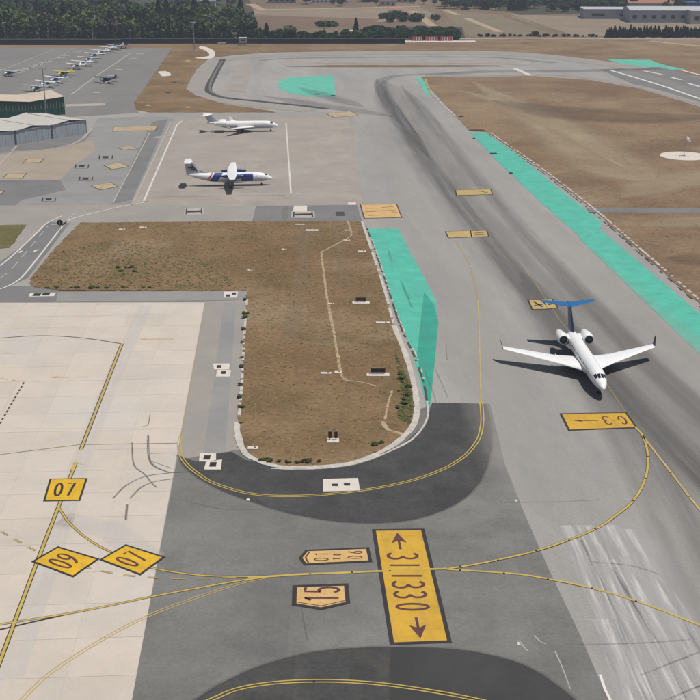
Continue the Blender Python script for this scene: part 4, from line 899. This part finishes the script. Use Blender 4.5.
for bay in range(3):
    x1_, x0_ = -BW*bay, -BW*(bay+1); xm = (x0_+x1_)/2
    wl = MB().poly([(x0_, 0, 0), (x1_, 0, 0), (x1_, 0, HT), (xm, 0, HT+RID), (x0_, 0, HT)])
    MB().poly([(x0_, DEP, 0), (x0_, DEP, HT), (xm, DEP, HT+RID), (x1_, DEP, HT), (x1_, DEP, 0)]).build('rear_wall', M['shed_dark'], h)
    if bay == 0: wl.poly([(x1_, 0, 0), (x1_, DEP, 0), (x1_, DEP, HT), (x1_, 0, HT)])
    if bay == 2: wl.poly([(x0_, DEP, 0), (x0_, 0, 0), (x0_, 0, HT), (x0_, DEP, HT)])
    wl = wl.build('gable_wall', M['shed_dark'], h)
    n = 12
    for k in range(n):
        a = x0_+.45+(BW-.9)*k/n; wd = (BW-.9)/n
        MB().box((a+wd/2, -.08-.04*(k % 2), HT/2), (wd-.05, .12, HT-.1)).build('door_panel', M['shed'], wl)
    rf_ = MB()
    for sgn, xa in ((1, x0_), (-1, x1_)):
        rf_.poly([(xa-sgn*.1, -.5, HT+.06), (xm, -.5, HT+RID+.1), (xm, DEP+.4, HT+RID+.1), (xa-sgn*.1, DEP+.4, HT+.06)] if sgn < 0 else [(xm, -.5, HT+RID+.1), (xa-sgn*.1, -.5, HT+.06), (xa-sgn*.1, DEP+.4, HT+.06), (xm, DEP+.4, HT+RID+.1)])
    r_ = rf_.build('roof', M['shed_roof'], h)
    MB().box((xm, DEP/2, HT+RID+.16), (.6, DEP+.8, .1)).build('ridge_cap', M['shed_roof'], r_)
    MB().box((x0_, -.15, HT/2+.1), (.7, .3, HT+.2)).build('door_post', M['shed_dark'], h)
    MB().box((xm, -.2, HT+.05), (BW-.8, .25, .35)).build('door_rail', M['shed'], h)
p0, p1 = A(0, 119), A(65, 114.5); az, L = frame(p0, p1)
h = tag(empty('green_hangar', (p1.x, p1.y, .02), az), 'dark green hangar with pale vertical strips and beige roof', 'hangar')
BW, HT, RID, DEP = L*.53, 6.4, 1.4, 22
for bay in range(2):
    x1_, x0_ = -BW*bay*1.0, -BW*(bay+1); xm = (x0_+x1_)/2
    wl = MB().poly([(x0_, 0, 0), (x1_, 0, 0), (x1_, 0, HT+(RID*.6 if bay == 0 else -.4)), (x0_, 0, HT-.4 if bay == 0 else HT+RID*.6)])
    hr, hl = HT+(RID*.6 if bay == 0 else -.4), (HT-.4 if bay == 0 else HT+RID*.6)
    if bay == 0: wl.poly([(x1_, 0, 0), (x1_, DEP, 0), (x1_, DEP, hr), (x1_, 0, hr)])
    else: wl.poly([(x0_, DEP, 0), (x0_, 0, 0), (x0_, 0, hl), (x0_, DEP, hl)])
    wl.poly([(x0_, DEP, 0), (x0_, DEP, hl), (x1_, DEP, hr), (x1_, DEP, 0)])
    wl = wl.build('wall', M['green_wall'], h)
    for k in range(11):
        fx = (k+.5)/11; x = x0_+BW*fx; hh = hl+(hr-hl)*fx
        MB().box((x, -.05, hh*random.uniform(.56, .62)), (BW/11*.28, .1, hh*random.uniform(.26, .42))).build('window_strip', M['green_glass'], wl)
        MB().box((x+BW/22, -.08, hh/2), (.12, .16, hh)).build('wall_rib', M['green_wall'], wl)
    MB().poly([(x0_, -.5, hl+.08), (x1_+(.3 if bay == 0 else 0), -.5, hr+.08), (x1_+(.3 if bay == 0 else 0), DEP+.4, hr+.08), (x0_, DEP+.4, hl+.08)]).build('roof', M['beige_roof'], h)
# ------------------------------------------------------------------ light masts
def mast(px, py, ht, label, arm=1.6):
    p = A(px, py); t = tag(empty('light_mast', (p.x, p.y, .05)), label, 'light mast', 'apron light masts')
    MB().cyl((0, 0, 0), (0, 0, ht), .28, .14, 10).build('pole', M['metal'], t); MB().box((0, 0, .25), (1.1, 1.1, .5)).build('foot', M['slabwhite'], t)
    MB().box((0, 0, ht+.05), (arm*2, .22, .22)).build('crossarm', M['metal'], t)
    for k in range(4): MB().box(((k-1.5)*arm*.6, -.3, ht+.12), (.6, .5, .45), Matrix.Rotation(R(-25), 4, 'X')).build('floodlight', M['steel'], t)
mast(46.5, 118.5, 19.5, 'tall light mast rising in front of the green hangar')
mast(93.3, 45, 16, 'light mast with wide crossarm at the end of the airplane row', 2.2); mast(194.5, 51, 16.5, 'thin light mast on the brown bank by the white track', 1.2); mast(6, 42, 12, 'far left light mast before the dark trees', 1)
# ------------------------------------------------------------------ perimeter fence
M['fence_dark'] = plain('dark_mesh', (.02, .028, .028), .8); M['fence_rail'] = plain('pale_coping', (.3, .35, .35), .6)
def fence(x0, x1, row, label, ht=3.6):
    a, b = A(x0, row), A(x1, row); az, L = frame(a, b); t = tag(empty('perimeter_fence', (a.x, a.y, 0), az), label, 'fence'); n = max(4, int(L/6)); s = L/n
    pm = MB().box((0, 0, ht/2), (s-.12, .12, ht-.1)); pme = mesh('fence_panel', pm.V, pm.F); pme.materials.append(M['fence_dark'])
    qm = MB().box((0, 0, ht/2+.1), (.14, .2, ht+.2)); qme = mesh('post', qm.V, qm.F); qme.materials.append(M['fence_dark'])
    for k in range(n):
        o_ = link('fence_panel', pme, None, t); o_.location = (s*(k+.5), 0, 0); o_ = link('post', qme, None, t); o_.location = (s*k, 0, 0)
    MB().box((L/2, 0, ht+.12), (L, .3, .24)).build('coping', M['fence_rail'], t)
fence(-120, 120, 45.2, 'dark perimeter fence with pale coping left of the light mast'); fence(120, 405, 43.8, 'dark perimeter fence below the trees in the middle distance', 3.2)
# ------------------------------------------------------------------ localizer antenna and small sheds
p = A(432, 41.2); t = tag(empty('antenna_array', (p.x, p.y, .02)), 'row of red and white antenna frames on a pale slab', 'antenna')
MB().box((2, -2, .06), (52, 9, .12)).build('concrete_base', M['slabwhite'], t)
for k in range(16):
    if k in (4, 10): continue
    x = -12.5+k*1.66; MB().box((x, 0, 1.7), (.75, .5, 2.9)).build('antenna_frame', M['red'], t); MB().box((x+.82, 0, 1.5), (.55, .4, 2.5)).build('antenna_mast', M['white'], t)
MB().box((0, .4, 3.2), (27, .2, .25)).build('top_rail', M['red'], t)
p = A(243, 45.2); t = tag(empty('equipment_shed', (p.x, p.y, .02)), 'small white equipment shed on legs before the dark fence', 'shed')
MB().box((0, 0, 3.0), (4.6, 3, 3)).build('cabin', M['lightgrey'], t); MB().box((0, 0, 4.65), (5.2, 3.4, .3)).build('roof', M['white'], t)
for sx in (-1, 1):
    for sy in (-1, 1): MB().cyl((sx*2, sy*1.2, 0), (sx*2, sy*1.2, 1.5), .15, .15, 8).build('leg', M['metal'], t)
MB().box((.3, -1.52, 3.2), (3, .06, 1)).build('window', M['glass'], t)
p = A(222, 45); t = tag(empty('white_cabinet', (p.x, p.y, .02)), 'long low white cabinet left of the equipment shed', 'cabinet')
MB().box((0, 0, .8), (5, 1.6, 1.5)).build('body', M['white'], t); MB().box((0, 0, 1.6), (5.3, 1.9, .12)).build('lid', M['lightgrey'], t)
# ------------------------------------------------------------------ trees
def leafmat(name, c, var=.5):
    m, nt, b = newmat(name); oi = N(nt, 'ShaderNodeObjectInfo'); v = coords(nt)
    f = ramp(nt, noise(nt, v, .5, 3), .3, .7)
    col = mixc(nt, f, tuple(x*(1-var) for x in c), tuple(x*(1+var) for x in c))
    col = mixc(nt, val(nt, 'MULTIPLY', oi.outputs['Random'], .5), col, (c[0]*1.3, c[1]*1.2, c[2]*.9))
    nt.links.new(col, b.inputs['Base Color']); b.inputs['Roughness'].default_value = .8; b.inputs['Specular IOR Level'].default_value = .2
    return m
M['bark'] = plain('bark', (.09, .065, .045), .95)
LM = {'dark': leafmat('dark_needles', (.019, .036, .023)), 'mid': leafmat('mid_leaves', (.06, .098, .036)), 'light': leafmat('light_leaves', (.11, .15, .045)), 'grey': leafmat('grey_leaves', (.10, .11, .08)), 'hedge': leafmat('hedge_leaves', (.027, .064, .027))}
def crown_mesh(kind, ht, rad, n, leaf, trunk):
    V, F = [], []; c = []
    if kind == 'cone':
        for _ in range(n):
            t = rng.random()**1.4; z = trunk+(ht-trunk)*t; r = rad*(1-t)**.8*(.55+.45*rng.random()); a = rng.random()*math.tau; c.append((r*math.cos(a), r*math.sin(a), z))
    else:
        lob = []
        nl = 9 if kind != 'umbrella' else 12
        for _ in range(nl):
            a = rng.random()*math.tau; r = rad*math.sqrt(rng.random())*.7
            z = trunk+(ht-trunk)*(.25+.6*rng.random()*(1-.5*r/rad)) if kind != 'umbrella' else ht-(ht-trunk)*.45*(.5+.5*rng.random())
            lob.append((r*math.cos(a), r*math.sin(a), z, rad*(.32+.25*rng.random())))
        for _ in range(n):
            x, y, z, q = lob[rng.integers(nl)]; d = rng.normal(size=3); d /= np.linalg.norm(d); q *= (.75+.3*rng.random())
            c.append((x+d[0]*q, y+d[1]*q, z+d[2]*q*(.8 if kind != 'umbrella' else .35)))
    for (x, y, z) in c:
        u = rng.normal(size=3); u /= np.linalg.norm(u); v = np.cross(u, rng.normal(size=3)); v /= np.linalg.norm(v); s = leaf*(.5+.8*rng.random()); k = len(V)
        p = np.array((x, y, max(z, .1)))
        V += [p+u*s, p+v*s*.6, p-u*s, p-v*s*.6]; F.append([k, k+1, k+2, k+3])
    return mesh('crown', V, F)
def tree_proto(name, kind, ht, rad, n, leaf, mat_, trunk):
    t = empty(name); mb = MB().cyl((0, 0, 0), (0, 0, trunk+(ht-trunk)*.5), .32*ht/12, .12*ht/12, 8)
    for k in range(5):
        a = k*1.3; z0 = trunk*.8+(ht-trunk)*.1*k*.6; mb.cyl((0, 0, z0), (rad*.55*math.cos(a), rad*.55*math.sin(a), z0+(ht-trunk)*.3), .12*ht/12, .04, 5)
    mb.build('trunk', M['bark'], t); link('crown', crown_mesh(kind, ht, rad, n, leaf, trunk), LM[mat_], t); return t
LM['weed'] = leafmat('weed_leaves', (.085, .11, .035))
PR = {'cypress': [tree_proto('conifer_tree', 'cone', 11, 3.2, 800, .75, 'dark', 1.0), tree_proto('conifer_tree', 'cone', 12, 2.7, 750, .7, 'dark', .8)],
      'broad': [tree_proto('broadleaf_tree', 'round', 11, 5.5, 1100, .8, 'mid', 2.0), tree_proto('broadleaf_tree', 'round', 10, 5, 1100, .8, 'mid', 1.6)],
      'light': [tree_proto('broadleaf_tree', 'round', 10, 5.2, 1100, .8, 'light', 1.5)], 'grey': [tree_proto('broadleaf_tree', 'round', 10, 5.5, 900, .8, 'grey', 2)],
      'pine': [tree_proto('umbrella_pine', 'umbrella', 8, 7.5, 1000, .8, 'mid', 5)], 'bush': [tree_proto('bushy_tree', 'round', 6.5, 4.6, 1000, .7, 'hedge', .5)]}
tcount = {}
def plant(kind, px, py, label, group, sc=1.0, jx=0):
    pr = PR[kind][random.randrange(len(PR[kind]))]
    if pr.get('used'): o = copy_tree(pr)
    else: o = pr; pr['used'] = 1
    b = A(px, py); o.location = (b.x+random.uniform(-jx, jx), b.y, 0); s = sc*random.uniform(.8, 1.2); o.scale = (s*random.uniform(.9, 1.1), s*random.uniform(.9, 1.1), s); o.rotation_euler = (0, 0, random.uniform(0, 6.28))
    tag(o, label, 'tree', group)
for k in range(52):     # dark conifers close behind the fence
    x = -40+k*(355/51); plant('cypress', x+random.uniform(-2, 2), random.uniform(41.5, 43.3), 'dark conifer in the row directly behind the perimeter fence', 'conifer row behind the fence', random.uniform(.6, 1.0) if x < 270 else random.uniform(.45, .75))
for k in range(46): plant('bush', random.uniform(-40, 262), random.uniform(39.5, 42), 'dark green undergrowth tree just behind the conifer row', 'undergrowth behind the conifers', random.uniform(.8, 1.2))
for k in range(110):     # mixed wood on the left, deeper
    x = random.uniform(-40, 250); y = random.uniform(22, 40); kd = random.choices(['broad', 'light', 'grey', 'cypress'], [5, 5 if 50 < x < 150 else 1.2, 2, 2])[0]
    plant(kd, x, y, {'broad': 'green broadleaf tree in the dense wood at the left', 'light': 'pale green tree in the dense wood at the left', 'grey': 'greyish leafed tree in the dense wood at the left', 'cypress': 'dark conifer in the dense wood at the left'}[kd], kd+' trees of the left wood', random.uniform(1.0, 1.6))
for k in range(80):
    x = random.uniform(-40, 235); y = random.uniform(4, 23); kd = random.choices(['broad', 'grey', 'cypress'], [4, 2, 2])[0]
    plant(kd, x, y, {'broad': 'green broadleaf tree in the far part of the left wood', 'grey': 'greyish tree in the far part of the left wood', 'cypress': 'dark conifer in the far part of the left wood'}[kd], kd+' trees of the far left wood', random.uniform(1.0, 1.5))
plant('cypress', 241, 26, 'tall dark conifer standing above the wood behind the white shed', 'single', 2.0); plant('pine', 324, 36.5, 'umbrella pine with flat crown behind the fence', 'single', 1.15); plant('cypress', 356, 38, 'pointed conifer right of the umbrella pine', 'single', .9)
for k in range(30):
    x = 255+k*(110/29); plant('bush' if k % 3 else 'broad', x+random.uniform(-2, 2), random.uniform(39.5, 43), 'bushy tree behind the fence near the umbrella pine', 'bushy trees near the pine', random.uniform(.6, 1.0))
for k in range(80):
    x = 366+random.uniform(0, 90); y = random.uniform(33, 40.5); plant('bush', x, y, 'dense green bushy tree in the thicket above the red antenna', 'thicket above the antenna', random.uniform(.75, 1.1)*(1 if x < 445 else .8))
for k in range(12): plant('bush', 397+random.uniform(-18, 22), random.uniform(18, 22), 'green bush clump in the field beyond the thicket', 'field bush clump', random.uniform(.7, 1.1))
plant('broad', 435, 23, 'single round dark tree standing in the field by the track', 'single', .75)
for k in range(70): plant('cypress', 606+k*1.6+random.uniform(-.7, .7), random.uniform(36.5, 38), 'dark conifer in the straight row at the right', 'conifer row at the right', random.uniform(.42, .6)+.05)
for k in range(28): plant('bush', 478+k*4.4+random.uniform(-2, 2), random.uniform(36, 36.8), 'low dark bush along the field edge', 'field edge bushes', random.uniform(.2, .34) if k != 13 else .7)
for k in range(190): x = random.uniform(440, 720); y = random.uniform(max(-4, 4-(x-455)*.02), 9+(x-455)*.035 if x < 560 else 12.5); plant('broad' if k % 3 else 'cypress', x, y, 'tree in the distant dark wood above the fields', 'distant wood', random.uniform(.7, 1.2))
for k in range(22): plant('broad' if k % 3 else 'grey', random.uniform(260, 460), random.uniform(-2, 8), 'tree among the far white buildings', 'trees among far buildings', random.uniform(.5, .9))
# unplanted prototypes must not stay at the origin
for l in PR.values():
    for pr in l:
        if not pr.get('used'):
            for ch in list(pr.children): bpy.data.objects.remove(ch)
            bpy.data.objects.remove(pr)
        else: del pr['used']
for o in C.objects:
    if 'used' in o: del o['used']
    if o.get('group') == 'single': del o['group']
# ------------------------------------------------------------------ far tracks and buildings
def far_sheet(name, px, m, z): return struct(sheet(name, G(px), z, m))
fm = [ground('field_'+str(i), c, (.006, .02, .1), fine=.25, finescale=.5, bump=.2) for i, c in enumerate(([(.23, .18, .13), (.21, .16, .115), (.25, .2, .145)], [(.16, .105, .075), (.18, .125, .09), (.145, .095, .068)], [(.19, .15, .10), (.17, .14, .09), (.2, .16, .11)], [(.05, .052, .03), (.07, .062, .038), (.045, .05, .028)]))]
far_sheet('field', [(255, 9), (420, 8), (440, 16), (380, 22), (250, 14)], fm[0], .02); far_sheet('field', [(250, 15), (380, 19), (362, 26), (255, 25)], fm[1], .024)
far_sheet('field', [(440, 9), (520, 17), (560, 36), (470, 36), (455, 24)], fm[2], .02); far_sheet('field', [(510, 14), (700, 22), (900, 24), (900, 36), (575, 36)], fm[0], .024)
far_sheet('field', [(370, 27), (462, 27), (466, 41), (370, 42)], fm[3], .028); far_sheet('field', [(-200, 0), (250, 0), (262, 40), (-200, 42)], fm[3], .02)
far_sheet('field', [(440, -6), (640, -6), (640, 13), (520, 15)], fm[3], .028)
for a, wd in (([(413, 11), (433, 26)], 7), ([(445, 10), (458, 15)], 6), ([(466, 18), (500, 32)], 6), ([(505, 16), (545, 30), (560, 35)], 5)):
    struct(strip('field_track', G(a), wd, .04, M['path'] if wd > 5 else fm[1]))
struct(strip('perimeter_road', catmull(G([(450, 39), (480, 38.6), (540, 38.2), (620, 38.8), (760, 39)]), 5), 7, .05, M['apron_far']))
struct(strip('perimeter_road', G([(250, 4), (262, 9.5), (330, 8.5), (420, 6.5)]), 9, .05, M['path'])); struct(strip('dirt_track', catmull(G([(650, 41), (672, 43.5), (700, 46), (780, 50)]), 5), 5, .05, M['path']))
M['bwall'] = ground('rendered_wall', [(.5, .49, .47), (.45, .44, .43), (.55, .53, .5)], (.05, .2, .6), fine=.15); M['bgrey'] = plain('warehouse_grey', (.34, .37, .41), .6); M['broof'] = plain('pale_sheet_roof', (.42, .43, .44), .6); M['tile'] = plain('tile_roof', (.3, .14, .08), .85); M['bblue'] = plain('blue_sheet', (.03, .09, .28), .5)
def building(px, py, w_, d_, h_, wall, roof, label, cat='building', wins=5, gable=0, rows=1, name='warehouse'):
    p = A(px, py); t = tag(empty(name, (p.x, p.y, 0), R(random.uniform(-4, 4))), label, cat)
    MB().box((0, d_/2, h_/2), (w_, d_, h_)).build('wall', M[wall], t)
    if gable: mb = MB().poly([(-w_/2-.4, -.4, h_), (w_/2+.4, -.4, h_), (w_/2+.4, d_/2, h_+gable), (-w_/2-.4, d_/2, h_+gable)]).poly([(-w_/2-.4, d_/2, h_+gable), (w_/2+.4, d_/2, h_+gable), (w_/2+.4, d_+.4, h_), (-w_/2-.4, d_+.4, h_)]).poly([(w_/2, 0, h_), (w_/2, d_, h_), (w_/2, d_/2, h_+gable)]).poly([(-w_/2, 0, h_), (-w_/2, d_/2, h_+gable), (-w_/2, d_, h_)])
    else: mb = MB().box((0, d_/2, h_+.3), (w_+.8, d_+.8, .6))
    mb.build('roof', M[roof], t)
    for r in range(rows):
        for k in range(wins): MB().box(((k+.5)/wins*w_-w_/2, -.05, h_*(.45 if rows == 1 else .28+.45*r/(rows-1) if rows > 1 else .5)), (w_/wins*.45, .12, h_*(.3 if rows == 1 else .2))).build('window', M['glass'], t)
    MB().box((w_*.32, -.06, 1.3), (1.8, .14, 2.6)).build('door', M['shed_dark'], t)
building(612, 19, 44, 25, 7, 'bgrey', 'broof', 'grey warehouse with dark window bays at the left of the industrial row', wins=2)
building(637, 20.5, 9, 8, 2.6, 'white', 'white', 'small bright white shed before the industrial row', name='shed', wins=2); building(668, 22.5, 58, 30, 9, 'bgrey', 'broof', 'long pale grey warehouse beyond the conifer row', wins=8, gable=2)
building(720, 24, 44, 25, 9, 'bwall', 'broof', 'pale warehouse at the right picture edge', wins=5); building(650, 12, 36, 18, 7, 'bwall', 'tile', 'warehouse with reddish roof behind the industrial row', wins=6, gable=2.5)
building(699, 13, 22, 14, 8, 'bblue', 'bblue', 'blue sheet metal building behind the pale warehouses', wins=3); building(585, 4, 24, 12, 6, 'bwall', 'broof', 'white building among the distant trees right of the dark blue one', wins=5)
building(547, 5, 14, 10, 8, 'bblue', 'shed_dark', 'dark blue building in the distant wood', wins=2); building(520, 1, 20, 10, 5, 'bwall', 'broof', 'low white building at the distant wood top', wins=4)
building(330, 3.5, 34, 12, 7, 'white', 'broof', 'long white building with many dark windows in the far background', wins=9, rows=2, name='apartment_building'); building(282, 3, 26, 12, 6, 'bgrey', 'broof', 'bluish grey building at the far end of the field', wins=5)
building(395, 14, 12, 8, 3.5, 'white', 'tile', 'small white house with tiled roof in the field', 'house', 3, 1.6, name='house'); building(388, 6, 14, 9, 5, 'bwall', 'tile', 'white house with tiled roof among far trees', 'house', 3, 1.6, name='house')
building(370, 2, 16, 9, 5, 'bblue', 'bblue', 'blue roofed shed in the far background', wins=3); building(405, 2.5, 16, 9, 5, 'bwall', 'tile', 'house with tiled roof right of the blue roofed shed', 'house', 3, 1.6, name='house'); building(348, 36.5, 7, 5, 3, 'white', 'white', 'tiny white hut between the pine and the thicket', 'hut', 1, name='hut')
building(205, 9, 18, 9, 6, 'bwall', 'broof', 'pale building glimpsed behind the left wood', wins=4); building(84, 28, 14, 6, 4, 'bwall', 'broof', 'pale low building among the trees by the light mast', wins=3); building(180, 6, 20, 9, 6, 'bwall', 'tile', 'pale building with tiled roof above the left wood', wins=4, gable=1.5)
building(50, 8, 16, 9, 8, 'bwall', 'broof', 'pale building showing through the trees at upper left', wins=3); building(72, 6, 12, 9, 8, 'white', 'broof', 'white building showing through the trees at upper left', wins=3)
# ------------------------------------------------------------------ weeds and dry grass
def in_poly(x, y, P):
    c = False
    for i in range(len(P)):
        a, b = P[i-1], P[i]
        if (a.y > y) != (b.y > y) and x < (b.x-a.x)*(y-a.y)/(b.y-a.y)+a.x: c = not c
    return c
def tufts(name, poly_px, n, size, m, parent, z=.12, ymax=None):
    P = G(poly_px); xs = [p.x for p in P]; ys = [p.y for p in P]; V, F = [], []; k = 0; x0, x1, y0, y1 = min(xs), max(xs), min(ys), min(max(ys), ymax or 1e9)
    tries = 0
    while k < n and tries < n*6:
        tries += 1; x = random.uniform(x0, x1); y = random.uniform(y0, y1)
        if not in_poly(x, y, P): continue
        for _ in range(3):
            a = random.random()*math.tau; s = size*random.uniform(.4, 1.2); q = len(V); dx, dy = math.cos(a)*s*.5, math.sin(a)*s*.5; ox, oy = random.uniform(-s, s)*.4, random.uniform(-s, s)*.4
            V += [(x+ox-dx, y+oy-dy, z), (x+ox+dx, y+oy+dy, z), (x+ox+dx-dy, y+oy+dy+dx, z+s*.12), (x+ox-dx*.8-dy, y+oy-dy*.8+dx, z+s*.16)]; F.append([q, q+1, q+2, q+3])
        k += 1
    o = link(name, mesh(name, V, F), m, parent); o['kind'] = 'stuff'
dg = leafmat('dry_grass', (.21, .14, .07), .3); gg = leafmat('weed_green', (.075, .085, .03), .4)
tufts('dry_grass', island_px, 6000, .36, dg, isl); tufts('weeds', island_px, 500, .34, gg, isl); tufts('weeds', [(31, 280), (55, 252), (120, 240), (200, 260), (246, 289), (60, 290)], 1500, .4, gg, isl)
tufts('weeds', [(395, 350), (405, 375), (413, 400), (410, 425), (398, 420), (402, 395)], 500, .4, gg, isl); tufts('dry_grass', rf, 3500, .4, leafmat('pale_dry_grass', (.24, .17, .095), .25), isl4, ymax=500)
sp = tree_proto('shrub', 'round', 1.0, .75, 200, .17, 'weed', .1); first = True; nsh = 0
spots = [(118+random.uniform(0, 22), 270+random.uniform(-3, 6)) for _ in range(9)] + [(404+random.uniform(-6, 6), 375+i*4.2) for i in range(9)] + [(245-(i*.45)+random.uniform(-1, 1), 300+i*11+random.uniform(-4, 4)) for i in range(12)] + [(262+i*9+random.uniform(-3, 3), 463.5-abs(i-4)*.5) for i in range(7)] + [(380+random.uniform(-5, 5), 445+random.uniform(-3, 3)) for _ in range(4)] + [(90+random.uniform(-50, 60), 288.5) for _ in range(14)]
for (x, y) in spots:
    o = sp if first else copy_tree(sp); first = False; b = A(x, y); o.location = (b.x, b.y, .11); s = random.uniform(.3, .85); o.scale = (s*random.uniform(1, 1.8), s*random.uniform(1, 1.5), s*.6); o.rotation_euler = (0, 0, random.random()*6)
    zone = 'inner' if x < 160 else 'right' if x > 372 and y < 440 else 'left' if y < 440 else 'near'
    tag(o, {'inner': 'low green shrub at the lower left edge of the soil island', 'right': 'green shrub inside the right kerb of the soil island', 'left': 'small dark shrub along the shoulder edge of the island', 'near': 'small green shrub inside the near kerb of the island'}[zone], 'shrub', zone+' shrubs of the island')
# ------------------------------------------------------------------ haze
hb = MB().box((0, 1950, 49), (5400, 4700, 102)); hz = hb.build('haze', None); hz['kind'] = 'stuff'
m = bpy.data.materials.new('haze_air'); m.use_nodes = True; nt = m.node_tree; nt.nodes.clear()
out = nt.nodes.new('ShaderNodeOutputMaterial'); pv = nt.nodes.new('ShaderNodeVolumePrincipled'); pv.inputs['Color'].default_value = (.78, .86, 1, 1); pv.inputs['Density'].default_value = .00018; pv.inputs['Anisotropy'].default_value = .2
nt.links.new(pv.outputs[0], out.inputs['Volume']); hz.data.materials.append(m)
bpy.context.view_layer.update()
